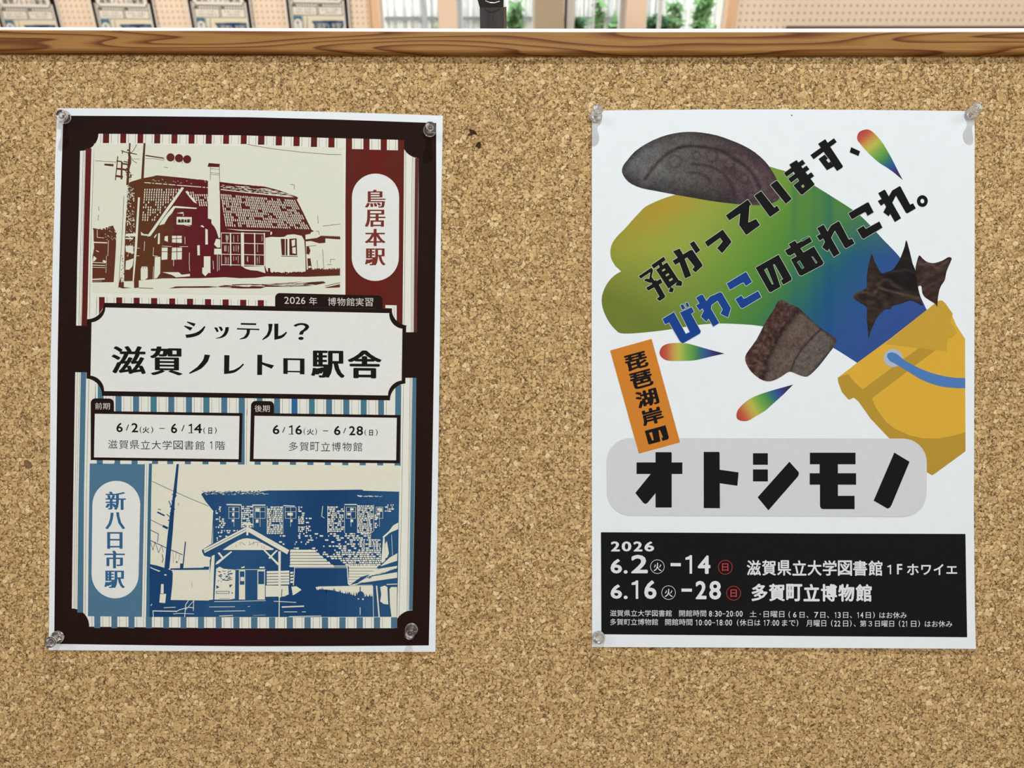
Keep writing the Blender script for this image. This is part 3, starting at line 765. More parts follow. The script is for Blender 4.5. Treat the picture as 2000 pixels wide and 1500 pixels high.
dk([(285, 303), (320, 308.4), (321, 310.8), (285, 305.4)]); pr.line([(285, 310.4), (300, 310.4), (321, 313.6), (321.4, 309)], .7, 4, sepia)
for cx, cy in ((334, 308), (350.6, 309.6), (366.4, 311.8)): pr.disc(cx, cy, 8, 4, sepia)
pr.line([(341, 312), (341, 317.6)], .8, 4, sepia); pr.line([(357, 313), (356.6, 320)], .8, 4, sepia)
dk([(204.6, 320), (222.8, 321), (222.4, 325.6), (205, 323.6)])
# utility pole head with insulators
dk([(253, 280), (256, 280), (255, 300), (254, 330), (252.4, 362), (247.4, 362), (249.6, 330), (252, 305)])
for w_, t in (([(238, 294.6), (244, 297), (252, 299), (268, 302)], 1.8), ([(240, 300), (240, 297)], 2), ([(255, 303), (259, 313), (268, 319)], 1), ([(268, 283), (262, 294), (256, 300)], 1), ([(256, 311.4), (274, 311)], .5), ([(231, 306), (226.4, 352)], 1.8), ([(239, 317), (238, 350)], 3.4), ([(229, 315), (238, 316)], 2.4), ([(229, 330), (240, 331), (252, 333)], 3.6), ([(227, 344), (240, 346)], 4), ([(239, 320), (254, 322)], 3), ([(243, 316), (255, 318)], 2), ([(253, 300), (255, 316), (252, 330)], 4.4), ([(244, 331), (249, 338), (250, 348)], 1.6), ([(253, 336), (256, 339)], 1.6), ([(254, 341), (262, 342)], .6)):
    pr.line(w_, t, 4, sepia)
rr = random.Random(3)
for k in range(26): pr.disc(252.5 + rr.uniform(-4.5, 4.5), 292 + rr.uniform(0, 60), rr.uniform(.8, 2.1), 4, sepia, n=6)
# building mass
dk([(253, 357), (258, 355), (278, 349), (300, 345), (308, 343), (330, 345), (360, 348), (408, 354), (432, 356), (470, 361), (518, 365), (545, 372), (581, 385), (583, 388), (580, 390), (594, 418), (609, 449), (614, 452), (608, 454), (607, 457), (597, 459), (597.5, 470), (598.6, 500), (599.6, 527), (664.6, 526), (664.6, 538.4), (600, 541), (520, 540), (500, 543), (470, 543.6), (440, 541.6), (390, 543.6), (318, 544), (272, 548), (272, 562), (263, 563), (262.6, 549), (243.4, 549.6), (244, 500), (246, 440), (249, 400)])
for k in range(70):
    t = rr.random(); x = 262 + t * 145; y = 355 - 12 * min(1, t * 3.4) + max(0, t - .32) * 14
    pr.disc(x, y + 1.2, rr.uniform(.8, 1.5), 4, sepia, n=6)
for k in range(40):
    t = rr.random(); pr.disc(434 + t * 84, 357.6 + t * 8, rr.uniform(.6, 1.2), 4, sepia, n=6)
for k in range(150):
    x, y = rr.uniform(247, 262), rr.uniform(364, 500)
    if x < 268 - (y - 364) * .05: lt([(x, y), (x + rr.uniform(1, 3.4), y + rr.uniform(-.4, .8)), (x + rr.uniform(.4, 2.4), y + rr.uniform(1, 4))])
for k in range(60):
    y = 364 + k * 2.9; x = 251.5 - (y - 364) * .035; pr.disc(x + rr.uniform(-1.5, .6), y, rr.uniform(.6, 1.7), 4, sepia, n=5)
# ridge flashing and lighter upper slope
for k in range(48):
    t = k / 47; x = 283 + t * 124; y = 357 + t * 10
    if rr.random() < .85: lt([(x, y - .7 + rr.uniform(-.3, .3)), (x + 2.6, y - .5), (x + 2.6, y + .9), (x, y + .9)])
for k in range(16):
    x = rr.uniform(296, 404); y = 349 + rr.uniform(0, 6) + (x - 296) * .06
    lt([(x, y), (x + rr.uniform(2, 4), y + .3), (x + 2, y + 1.2)])
upper = [(432, 360.5), (470, 363.5), (518, 368), (545, 374), (576, 385), (560, 383.6), (520, 380), (470, 374), (432, 369)]
for k in range(430):
    x = rr.uniform(432, 576); y = rr.uniform(359, 386)
    if inside((x, y), upper):
        d_ = 1.6 + (x - 432) / 50
        lt([(x, y), (x + rr.uniform(2, 3) * d_, y + .5 + rr.uniform(0, .6)), (x + 1.5 * d_, y + 1.1), (x - .5, y + .7)])
lt([(432, 369.6), (470, 374.4), (560, 383.4), (576, 386), (560, 385.2), (470, 376), (432, 371.4)])
# right roof tiles
q0, q1, q2, q3 = (431, 379), (577, 391), (606, 448.6), (441, 443)
rk = set()
for k in range(34):
    a, b = rr.randrange(0, 40), rr.randrange(0, 12)
    for i in range(rr.choice((1, 2, 2))): rk.add((a + i, b))
    if k % 4 == 0: rk.add((a + 1, b + 1)); rk.add((a + 2, b + 1))
NC, NRW = 40, 12
for i in range(NC):
    for j in range(NRW):
        if (i, j) in rk: continue
        def B2(u, v):
            return tuple((q0[k] * (1 - u) + q1[k] * u) * (1 - v) + (q3[k] * (1 - u) + q2[k] * u) * v for k in (0, 1))
        u0, u1 = (i + .25) / NC, (i + .72) / NC; v0, v1 = (j + .05) / NRW, (j + .93) / NRW
        if rr.random() < .08: v0 += .02
        sh = rr.uniform(-.1, .1) / NC
        lt([B2(u0 + sh, v0), B2(u1 + sh, v0), B2(u1 + sh, v1), B2(u0 + sh, v1)])
# left roof tiles
leftr = [(282, 369), (355, 367), (330, 402), (300, 436), (276, 436)]
for i in range(16):
    for j in range(14):
        x = 283 + i * 4.7 - j * .35 + rr.uniform(-.3, .3); y = 369 + j * 4.9
        if inside((x, y), leftr) and inside((x + 1, y + 4), leftr) and rr.random() < (.92 if j < 6 else .7):
            lt([(x, y + .4), (x + 2.0, y + .3), (x + 1.8, y + rr.uniform(3, 4.4)), (x - .1, y + 4.2)])
midr = [(366, 374), (407, 377), (407, 404), (392, 404), (380, 392)]
for i in range(10):
    for j in range(6):
        x = 368 + i * 4.3 + j * .9; y = 375 + j * 4.8
        if inside((x, y), midr) and rr.random() < .9: lt([(x, y), (x + 2, y), (x + 2.8, y + 4), (x + .8, y + 4)])
lt([(363, 375), (367, 373), (371, 381), (380, 389), (386, 398), (380, 396), (372, 387)])
# gable
lt([(355.6, 366), (360.6, 367.6), (343, 393), (331, 410), (312, 437), (295, 461.6), (289, 462.4), (290, 459), (310, 431), (328, 405)])
lt([(276, 453), (282, 457.6), (290, 458), (289, 461), (277, 460)])
lt([(339.6, 403.4), (344, 402.8), (386, 406.4), (384, 408.6), (343, 406.6), (336, 418), (330, 424), (322, 438), (311.6, 440.6), (318, 430), (328, 417)])
lt([(411.6, 328), (429.4, 328), (430.6, 400), (431, 464), (428, 466), (424, 452), (420, 444), (414, 437), (413.6, 429), (407, 427.4), (407.2, 352), (411.6, 352)], 6)
dk([(408.6, 319), (430.4, 321), (429.4, 327), (406.4, 326.2)], 7)
pr.line([(412, 326), (412, 352)], .8, 7, sepia); pr.line([(429.4, 326), (430, 372)], .8, 7, sepia)
for y in (330.6, 338.8, 342): pr.line([(412, y - .8), (430, y + .8)], .7, 7, sepia)
lt([(346, 424), (375.6, 424.6), (375.2, 440), (345.8, 439)], 6); pr.text('鳥居本駅', 348, 428.4, 373, 435.6, 7, C(60, 34, 30), bold=.35)
# windows and openings of the porch
for a in ([(337, 461), (356, 461), (356, 475), (337, 474)], [(323, 462), (329, 461), (329, 473), (322, 470)], [(337, 484), (356.4, 484), (356, 507), (336, 508)], [(317, 484), (328.4, 484), (328, 507), (316.6, 508)], [(402, 447), (406.6, 449), (407, 478), (402, 478)], [(386, 480), (391, 479), (391.4, 499), (386.6, 499)], [(399, 501), (412, 501), (412, 534), (408, 533), (402, 540), (396, 534), (396, 523), (399, 523)], [(419.4, 486), (433, 486.4), (433, 497.6), (419, 497.4)], [(303.6, 502), (314.4, 502), (314, 534), (308, 543), (302, 545)], [(247, 457), (266, 456), (266, 462.4), (246, 462)], [(246, 465), (261, 465), (260, 468), (246, 467)], [(246, 481), (261, 480), (262, 496), (247, 492)], [(247, 510), (262, 505), (260, 520), (254, 527), (246, 527)], [(270.6, 386), (274.4, 386), (269, 480), (262.6, 550), (260, 550), (265, 470)], [(318, 532), (350, 532), (356, 537), (372, 535), (372, 540), (345, 542), (336, 537)], [(310, 456), (313.4, 456), (313, 477), (309, 477)], [(302, 463), (307, 457), (307, 460), (303, 466)], [(346, 417), (359, 414.6), (360, 421), (358, 423), (359, 418)], [(423, 467), (431, 468), (431, 484), (425, 484), (419, 478)], [(392, 442), (396, 440), (400, 444), (398, 445)]):
    lt(a, 6)
lt([(276, 547), (276, 526), (278, 521), (288, 521), (289.6, 524), (289.6, 543), (284, 547)], 6)
for a, b in ((280.4, 523.4), (285, 523.4)): pr.disc(a, b, .9, 7, sepia, n=8)
for w_ in ([(346.6, 484), (346.6, 508)], [(336, 492.4), (357, 491.6)], [(346, 461), (345.6, 475)], [(337, 467), (356, 466)], [(316, 492), (329, 492)]): pr.line(w_, 1.2, 7, sepia)
for w_ in ([(283.6, 472), (282.6, 490)], [(318, 481), (336, 482)], [(352, 482), (368, 482)], [(301, 484), (300, 500), (309, 500.6)], [(362, 463), (362.4, 477)], [(371, 494), (370.6, 516), (371.6, 530)], [(417, 510), (418, 526)], [(425.4, 498), (425.6, 530)], [(429, 500), (429, 528)], [(268, 485), (274, 485)], [(268, 500), (273, 500)], [(301, 521), (300, 545)], [(362, 440), (372, 442)], [(340, 506), (340, 520)]):
    pr.line(w_, .9, 6, PICC)
# tall windows
for x, t in ((433, 1), (451, 2.4), (474.2, 6), (498, 2.2), (517, 2.2)): pr.line([(x, 456), (x + .6, 519)], t, 6, PICC)
for y in (456, 475.6, 497.4, 518): pr.line([(433, y - .6), (470, y)], 1.3, 6, PICC); pr.line([(477, y), (518, y + 1.2)], 1.3, 6, PICC)
for k in range(30):
    x = rr.choice((440, 443, 446, 458, 462, 466, 484, 488, 503, 508, 512)) + rr.uniform(-1, 1); y = rr.choice((459, 478, 500)); pr.line([(x, y + rr.uniform(0, 4)), (x, y + rr.uniform(8, 16))], .7, 6, PICC)
lt([(442, 447.6), (470, 449), (528, 451), (528, 452.2), (470, 451)], 6); lt([(529, 453), (532, 453), (532, 458), (529, 459.6)], 6)
# plastered wall
lt([(519, 465), (530, 463), (545, 463.6), (556, 463), (562, 459), (575, 458), (590, 461), (595, 470), (597, 500), (597.6, 530), (590, 533.6), (575, 531), (560, 536), (545, 531.6), (530, 533), (524, 536), (519, 522)])
lt([(474, 521), (517, 520), (519, 534), (510, 531), (503, 529), (490, 528), (480, 525)])
dk([(549, 467), (557, 467), (557, 499), (551, 498.6)], 6); dk([(558.6, 467), (562, 467), (562, 499.6), (558.6, 499)], 6); dk([(565.6, 467), (580, 466), (581, 499), (566, 499)], 6)
lt([(570, 470), (577, 468), (577, 480), (571, 482)], 7); lt([(571.4, 484), (578, 483), (578.6, 496), (572, 495)], 7); pr.line([(550, 500.6), (582, 501.4)], 1.2, 6, sepia)
for k in range(60):
    x = rr.uniform(520, 598); pr.disc(x, 533.5 + rr.uniform(-1.5, 2), rr.uniform(.8, 2), 6, sepia, n=6)
dk([(524, 524), (528, 523.6), (529.6, 536), (524, 536)], 6)
# to the right
dk([(627, 461), (665, 463), (665, 468), (636, 466), (636, 474.6), (624, 475.6), (608, 471), (598, 472), (597, 468), (620, 465)])
for k in range(11): pr.disc(629 + k * 3.4, 461.4 + k * .1, 1.1, 4, sepia, n=6)
dk([(599, 481), (604, 482), (607, 490), (604, 498), (599, 496)]); dk([(601, 505), (607, 505), (610, 527), (602, 527)])
lt([(603, 520), (608, 520), (609, 523), (603, 524)], 6)
for k in range(40): pr.disc(rr.uniform(600, 664), 526 + rr.uniform(-1.4, 1), rr.uniform(.6, 1.4), 4, sepia, n=6)
# left trees, fence, hut
dk([(183.6, 449), (190, 447.4), (200, 449), (211, 448), (213, 443), (222, 441), (226, 452), (228, 462), (227.6, 480), (225.6, 515), (223, 551.4), (181.4, 551.8), (182, 500), (185, 484), (184, 470)])
for k in range(60): pr.disc(184 + rr.random() * 43, 449 + rr.uniform(-3, 12), rr.uniform(.8, 2.4), 4, sepia, n=6)
for k in range(26): lt([(a := rr.uniform(205, 226), b := rr.uniform(443, 468)), (a + rr.uniform(1, 3), b + 1), (a + 1, b + rr.uniform(1, 2.6))])
for w_, t in (([(184, 473.6), (210, 474.6)], 2.2), ([(181, 513), (206, 514)], 1.2), ([(181, 518), (206, 519)], 1.4), ([(181, 522.4), (206, 523)], 1.0), ([(181, 546), (205, 545)], 2.4), ([(181, 550), (200, 549)], .5), ([(191, 450), (191, 464), (204, 465)], 1), ([(213, 470), (211.6, 500)], .9), ([(209, 500), (208, 533)], .7), ([(203, 510), (207, 512)], 4), ([(189, 490), (194, 492)], 1.4)):
    pr.line(w_, t, 5, PICC)
lt([(184, 500), (190, 505), (186, 510), (182, 512)])
dk([(232, 560.6), (237, 540), (238, 552), (243, 551), (243, 561), (258, 562.6), (240, 563.6)])
for k in range(22): pr.disc(239.5 + rr.uniform(-1.5, 3.5) + 0, 500 + k * 2.7, rr.uniform(.5, 1.3), 4, sepia, n=5)
pr.line([(272, 562.6), (300, 563.6)], 1.2, 4, sepia)
# shadows drawn on the road
dk([(331, 563.8), (345, 559.6), (380, 559.4), (430, 558.6), (452, 556), (470, 555), (520, 554.6), (560, 553), (592, 550), (560, 555), (610, 551), (632, 549.6), (637, 553), (620, 556.4), (600, 559), (560, 560.6), (520, 560.4), (510, 563.6), (470, 563.8), (430, 561.4), (400, 562.4), (360, 562.4)])
for k in range(34):
    x = rr.uniform(400, 600); y = 559.4 - (x - 400) * .02 + rr.uniform(-3, 3)
    lt([(x, y), (x + rr.uniform(15, 40), y - rr.uniform(.4, 1.2)), (x + 20, y + .6)])
dk([(634, 562), (648, 559), (664.4, 555.4), (664.4, 561.6), (640, 562.6)]); pr.line([(636, 558.6), (664.4, 552.6)], 1, 4, sepia)
pr.build('station_picture', p1, P1O, h1, M['ink'], label='maroon printed picture of a tiled station')

# ---- lower picture: the blue station
pr = Print()
def blue(x, y):
    t = .5 + .5 * math.sin(x * .021 + y * .004)
    return mix((26, 66, 112), (44, 88, 128), t * .75)
PIC2 = C(223, 223, 206)
pr.poly([(298, 906), (781.4, 909), (780, 970), (776, 1205), (293.6, 1204), (296.4, 970)], 3, PIC2)
def dk(pts, lay=4): pr.poly(pts, lay, blue)
def lt(pts, lay=5): pr.poly(pts, lay, PIC2)
rr = random.Random(5)
dk([(346, 906), (350.4, 906), (346, 960), (343, 975), (338.6, 1040), (332, 1110), (322, 1111), (327, 1060), (332.4, 1010), (337.6, 976)])
for k in range(30): pr.disc(343 - k * .35 + rr.uniform(-4, 4), 958 + k * 2.4, rr.uniform(.7, 1.8), 4, blue, n=6)
for w_, t in (([(298, 939.6), (340, 959), (372, 973), (408, 988)], .9), ([(296, 1015), (320, 1027)], 1), ([(320, 1027), (328, 1031)], 4.4), ([(309, 1000), (322, 1006.4)], 3), ([(310, 994), (315, 995)], 1.4), ([(327, 1004), (334, 1010)], 1.4), ([(331, 978), (336, 990), (340, 985)], 1.6), ([(295.4, 1035), (310.6, 1042), (309, 1058)], 1.3), ([(295, 1055), (325, 1069), (358, 1083)], 1.4), ([(363.4, 1058), (361, 1082), (358, 1110)], 2.2), ([(295, 1058), (300, 1074), (304, 1058), (311, 1079), (317, 1064), (320, 1078)], .9), ([(339, 1076), (340, 1098)], .5), ([(346, 1076), (344, 1090)], .5), ([(353, 1080), (350, 1094)], .5), ([(318, 1082), (320, 1092), (318, 1098)], 1.4), ([(346, 1096), (347, 1098)], 2.6), ([(418, 1000), (416, 1040), (414.6, 1060)], 1.4), ([(376, 1136), (376.6, 1146)], .5), ([(350, 982), (349, 987)], 1)):
    pr.line(w_, t, 4, blue)
dk([(334, 1109.4), (398, 1108), (400, 1106), (410, 1106), (409, 1112), (334, 1112.6)]); dk([(353, 1100), (358, 1100), (358, 1112), (353, 1112)])
dk([(293.6, 1101), (308, 1104), (328, 1110), (339, 1115), (338, 1140), (334.6, 1171), (409, 1172), (409, 1166), (411, 1120), (411, 1094), (413, 1088), (400, 1085), (396, 1077), (396, 1073), (417, 1060), (418, 998), (410, 988), (402, 978), (394, 965), (398, 961.6), (422, 961), (488, 960), (500, 961), (524, 957.6), (620, 957), (708, 956), (710, 958), (780, 960), (778, 1100), (776, 1204), (293.4, 1204)])
for k in range(70): pr.disc(396 + rr.random() * 128, 961 + rr.uniform(-2, 1), rr.uniform(.8, 2), 4, blue, n=6)
for k in range(70):
    x = rr.uniform(398, 522); y = rr.uniform(959, 966); lt([(x, y), (x + rr.uniform(3, 9), y + .3), (x + 3, y + 1)])
lt([(293.6, 1106), (300, 1109), (315, 1114.6), (312, 1116), (296, 1109)]); lt([(338, 1119), (339.6, 1115), (341, 1112), (338, 1112)])
lt([(316, 1140), (321, 1140), (321, 1158), (315, 1158)]); lt([(314, 1159), (326, 1159), (324, 1177), (312.6, 1176)]); lt([(322, 1121), (327, 1121), (326, 1123.6), (322, 1123)])
# street marks
for w_, t in (([(300, 1192.4), (345, 1193)], 1.8), ([(300, 1192), (301, 1204)], 1.4), ([(345, 1194), (352, 1190), (370, 1185), (380, 1186)], 1.4), ([(362, 1204), (364, 1180), (370, 1171)], 1.3), ([(380, 1172), (379, 1192)], 1.2), ([(364, 1190), (380, 1172)], 1), ([(296, 1182), (298, 1179)], 1.4), ([(410, 1184.4), (460, 1184)], 1), ([(420, 1193), (478, 1192)], 1.2), ([(430, 1202), (456, 1201)], 1.4), ([(322, 1186), (344, 1185)], 1.2), ([(340, 1198), (352, 1197), (380, 1198)], 1), ([(476, 1192), (480, 1192)], 1), ([(552, 1184.6), (594, 1183)], 2.6), ([(556, 1194), (581, 1194)], 1.2), ([(591, 1194), (598, 1194)], 1.2), ([(536, 1173.4), (579, 1175.6)], 1.2), ([(566, 1203), (628, 1202)], 1.2), ([(495, 1201), (520, 1200)], .5), ([(420, 1174), (440, 1174), (520, 1172)], 1), ([(485, 1184), (490, 1183)], .8)):
    pr.line(w_, t, 5, PIC2)
# clapboard walls: rows of light boards, broken by the tree's shadow
def boards(poly, rows, dens, lo=2, hi=9, pitch=4.0, seed=1):
    r2 = random.Random(seed); ys = [p[1] for p in poly]; xs = [p[0] for p in poly]
    y = min(ys) + .6
    while y < max(ys):
        x = min(xs)
        while x < max(xs):
            l = r2.uniform(lo, hi)
            d_ = dens(x, y) if callable(dens) else dens
            if r2.random() < d_ and inside((x + .3, y + 1), poly) and inside((x + l, y + 1), poly):
                a = r2.uniform(-.7, .5)
                lt([(x, y + r2.uniform(0, .8)), (x + l * .5, y + a * .4), (x + l, y + r2.uniform(0, .9)), (x + l - r2.uniform(0, 1), y + pitch * .72 + a * .5), (x + l * .4, y + pitch * .8), (x + .4, y + pitch * .66)])
            x += l + r2.uniform(.2, .9) + (0 if r2.random() < d_ else 1.5)
        y += pitch
def rc(a, b, c_, d_): return [(a, b), (c_, b), (c_, d_), (a, d_)]
for k, (a, b, c_, d_, q) in enumerate([(422, 988, 443, 1036, .5), (472, 987, 496, 1030, .92), (522, 988, 554, 1042, .93), (583, 988, 598, 1040, .75), (598, 1010, 610, 1040, .4), (640, 988, 674, 1040, .85), (698, 986, 731, 1040, .9), (732, 1004, 745, 1030, .5), (752, 984, 772, 1000, .7)]):
    boards(rc(a, b, c_, d_), 0, q, 2, 7, 3.9, seed=k)
    for x in (a + .6, c_ - .6): pr.line([(x, b), (x, d_)], .9, 5, PIC2) if q > .75 else None
for k, (a, c_) in enumerate([(446, 470), (497, 521), (556, 581), (675, 697), (733, 750)]):
    for j in range(3): pr.line([(a + 2 + j * (c_ - a - 4) / 2, 990), (a + 2 + j * (c_ - a - 4) / 2, 1012 + (j % 2) * 16)], .7, 6, PIC2)
    for y in (990, 999, 1012): pr.line([(a + 2, y), (c_ - 2, y)], .7, 6, PIC2)
    for j in range(3):
        x = a + 3 + rr.random() * (c_ - a - 12); y = rr.choice((992, 1001, 1014)); lt(rc(x, y, x + rr.uniform(4, 7), y + rr.uniform(4, 6.5)), 6)
pr.line([(444, 985), (472, 985.6)], 2.4, 5, PIC2); pr.line([(494, 986), (519, 986)], 2.2, 5, PIC2); pr.line([(555, 987), (576, 988)], 1.8, 5, PIC2); pr.line([(674, 985), (697, 985)], 2, 5, PIC2); pr.line([(631, 988), (629, 1008), (634, 1011)], 1.2, 5, PIC2)
boards([(524, 1042), (556, 1040), (600, 1040), (740, 1040), (746, 1054), (748, 1100), (738, 1108), (680, 1104), (620, 1078), (566, 1074), (545, 1060)], 0, lambda x, y: .30 + .45 * max(0, min(1, (x - 600) / 90)) + .25 * max(0, min(1, (y - 1060) / 40)) - (.3 if 610 < x < 650 and y < 1080 else 0), 2, 8, 4.0, seed=33)
boards([(422, 1036), (470, 1034), (474, 1044), (430, 1066), (420, 1070)], 0, .45, 2, 6, 3.6, seed=34)
for y in [1073 + 5.8 * k for k in range(6)]:
    r_ = 616 + (y - 1073) * 1.2
    lt([(568, y), (r_, y + .2), (r_ + 3, y + 4.8), (567, y + 4.9)])
lt([(567, 1072), (617, 1073), (640, 1084), (684, 1104), (566, 1103)]) if False else None
for y in [1104 + 5.6 * k for k in range(7)]:
    lt([(682, y), (740 - max(0, (y - 1112)) * 1.3, y), (736 - max(0, (y - 1108)) * 1.5, y + 4.8), (682, y + 4.8)]) if 736 - max(0, (y - 1108)) * 1.5 > 688 else None
pr.line([(566, 1104.6), (680, 1105), (684, 1103)], 1.6, 6, PIC2); pr.line([(577, 1108), (678, 1108)], .9, 6, PIC2); pr.line([(576.6, 1107), (575, 1126), (574, 1142)], 1.6, 6, PIC2); pr.line([(678.6, 1106), (681, 1140)], 2.0, 6, PIC2)
dk([(576.6, 1109), (678, 1109), (680, 1141), (576, 1142)], 6)
# porch
dk([(396, 1074), (484, 1026), (566, 1074), (562, 1084), (556, 1080), (554, 1112), (522, 1112), (420, 1112), (414, 1085)], 6)
lt([(398.6, 1072), (482, 1028.6), (484, 1036.6), (400.6, 1079.4)], 7); pr.line([(399.6, 1076), (482, 1033)], .9, 8, blue)
lt([(486, 1028.6), (565.6, 1073.6), (562, 1082), (485.4, 1038)], 7)
lt([(483, 1024), (486.6, 1024), (486, 1045), (482, 1045)], 7); lt([(476, 1021), (494, 1022), (493, 1024.6), (476, 1024)], 7)
lt([(436, 1073.4), (450, 1064), (466, 1055), (476, 1051.4), (484, 1050.6), (500, 1053), (516, 1061), (536, 1071.6), (534, 1073.6)], 7)
for x0, y0 in ((462, 1062), (470, 1058), (488, 1056), (496, 1057), (504, 1060), (512, 1064), (517, 1066)): pr.line([(x0, y0), (x0 + .6, y0 + 6)], .6, 8, blue)
pr.line([(487, 1064), (500, 1058), (512, 1059)], .7, 8, blue); pr.line([(472, 1058), (480, 1064)], .7, 8, blue)
lt([(415, 1085), (420.6, 1083), (419, 1120), (417.6, 1170), (408.6, 1171), (411.4, 1120)], 8)
lt([(544.6, 1076), (549.6, 1076), (549, 1120), (549.6, 1166), (545, 1166)], 8); pr.line([(546.6, 1164), (546.2, 1204)], 1.8, 8, PIC2)
lt([(422, 1102), (425, 1096), (452, 1076), (455, 1077), (428, 1100)], 7); lt([(426, 1079), (430, 1078), (438, 1088), (435, 1090)], 7)
lt([(515, 1073.6), (519, 1073.6), (545, 1099), (544, 1104)], 7); lt([(540, 1074), (544, 1074), (528, 1091), (525, 1089)], 7)
lt([(423.6, 1110), (430, 1106), (438, 1110), (461, 1112), (460, 1168), (450, 1170), (420, 1170)], 7)
for k in range(34):
    x = rr.uniform(426, 452); y = rr.uniform(1112, 1136); pr.line([(x, y), (x + rr.uniform(2, 6), y + rr.uniform(-2, 2))], rr.uniform(.8, 1.8), 8, blue)
for a in ([(424, 1142), (430, 1146), (424, 1149)], [(449, 1141), (456, 1141), (450, 1147)]): dk(a, 8)
pr.line([(424, 1154), (449, 1154), (449, 1158), (424, 1158), (424, 1154)], 1, 8, blue); pr.disc(454.6, 1157, 1.4, 8, blue, n=8); pr.line([(430, 1168), (450, 1168)], .8, 8, blue)
for a, b, m_ in ((468, 480, 1141), (504, 518.6, 1140)):
    lt(rc(a, 1112.6, b, 1170), 7); dk(rc(a + 1.6, 1115, b - 1.4, m_), 8)
lt(rc(471, 1126, 478, 1134), 9)
pr.line([(462, 1111.6), (520, 1111.6)], 1, 7, PIC2); lt([(472, 1107), (479, 1105), (479, 1108), (473, 1109)], 7); lt([(508, 1106), (518, 1106), (518, 1109), (508, 1109)], 7)
for y in [1114.6 + 5.6 * k for k in range(5)]: lt([(522, y), (546, y - .4), (566, y - 1), (566, y + 3.6), (522, y + 4.4)], 7)
lt([(520, 1142.6), (564, 1143), (565, 1160), (556, 1164), (520, 1164.6)], 7); pr.line([(552, 1150), (551, 1163)], 1.4, 8, blue)
for y in (1116, 1122, 1128, 1134): lt([(568, y), (574.6, y), (573, y + 3.4), (568, y + 4)], 7)
lt([(570, 1145), (580, 1144), (590, 1151), (580, 1158), (573, 1162)], 7)
# hedge gap and canopy at the right
lt([(617, 1146), (624, 1144.6), (728, 1143), (728.4, 1164), (700, 1165), (684, 1160), (672, 1158), (650, 1152), (640, 1151), (628, 1150), (620, 1152)], 6)
for k in range(64):
    x = rr.uniform(617, 728); yb_ = 1150 + (x - 617) * .13; y = yb_ + rr.uniform(-3, 1); pr.poly([(x - 1.2, yb_ + 4), (x, y - rr.uniform(0, 5)), (x + 1.4, yb_ + 4)], 7, blue)
pr.disc(705, 1160.6, 6.6, 7, blue, n=14); pr.line([(704, 1146), (704, 1160)], 2, 7, blue); lt(rc(708, 1168, 711, 1171), 7); lt(rc(699, 1168, 702, 1170), 7)
dk([(724, 1042), (745, 1026), (779, 992), (778, 1020), (748, 1048), (749, 1100), (745, 1098), (744, 1054), (736, 1052)], 6)
lt([(747.4, 1048), (760, 1037), (768, 1026), (778.4, 1020), (778, 1033), (762, 1040), (749.6, 1050.6)], 7)
lt([(748.6, 1050), (751.6, 1050), (753, 1094), (747, 1099), (745, 1098)], 7); lt([(752.6, 1062), (756, 1056), (760, 1080), (757, 1088), (753, 1090)], 7); pr.line([(765, 1044), (767, 1084)], .8, 7, PIC2)
dk([(756, 1048), (777.6, 1036), (777, 1080), (762, 1086)], 6)
lt([(745.6, 1103), (762, 1088), (776.6, 1080), (776, 1094.6), (760, 1100), (744, 1105.6)], 7)
lt([(700, 1136), (722, 1118), (742, 1110), (776, 1104.6), (776, 1109), (746, 1120), (728, 1123), (712, 1128)], 7)
for k in range(26):
    t = k / 25; x = 700 + t * 76; y = 1133 - t * 24 + rr.uniform(-1, 1); dk([(x - 1.2, y + 3.4), (x, y - 1.6), (x + 1.6, y + 3)], 8)
dk([(684, 1142), (706, 1126), (724, 1121), (700, 1138)], 7)
lt([(700, 1137), (712, 1130), (730, 1124.6), (776, 1117), (776, 1128), (740, 1133), (712, 1137)], 8)
pr.line([(684, 1142.6), (728, 1142)], .9, 7, PIC2)
lt([(743, 1146), (752, 1143), (757, 1146), (758.6, 1180), (750, 1179), (743, 1174), (745, 1160)], 7)
lt([(761, 1150), (764, 1146), (775.8, 1146), (775.4, 1204), (765, 1204), (762, 1180)], 7); pr.line([(756, 1141), (776, 1140)], 1.6, 7, PIC2)
pr.line([(728.6, 1144), (730, 1204)], 1.0, 7, PIC2); pr.line([(736, 1144), (741, 1204)], 2.6, 7, PIC2); pr.line([(704, 1186), (704, 1200)], 1.2, 7, PIC2)
for k in range(16):
    x = rr.uniform(694, 760); lt([(x, 958.4 + rr.uniform(8, 12)), (x + rr.uniform(4, 10), 968), (x + 4, 970)])
pr.build('station_picture', p1, P1O, h1, M['ink'], label='blue printed picture of a two-storey wooden station')

# ------------------------------------------------------------------ right poster
P2O = (1530.0, 740.0)
p2 = empty('poster', BM @ Matrix.Translation(px2(P2O[0], P2O[1]) + (0,)))
tag(p2, 'right poster with a rainbow blob, lake finds and a yellow bucket, pinned on the cork', 'poster')
def h2(x, y):
    u = max(0, min(1, (x - 1156) / 747)); t = max(0, min(1, (y - 215) / 1052))
    c = max(0, (u + t - 1.25) / 0.75)
    return 0.0001 + 0.0006 * math.sin(math.pi * u) * (1 - t) ** 2 + 0.0012 * math.sin(math.pi * t) * max(0, u - .6) + 0.0026 * c * c + 0.0008 * t * t * math.sin(math.pi * u)
out2 = dict(tl=(1156, 216), tr=(1903, 217.4), bl=(1156.2, 1263.5), br=(1901, 1265), topbow=-2.4,
            left=[(216, 1156), (700, 1155.4), (1263, 1156.4)],
            right=[(217, 1903.4), (500, 1903), (740, 1901.6), (1020, 1899.6), (1200, 1900.6), (1267, 1902)])
sheet('paper_sheet', p2, P2O, out2, h2, M['paper_back'])

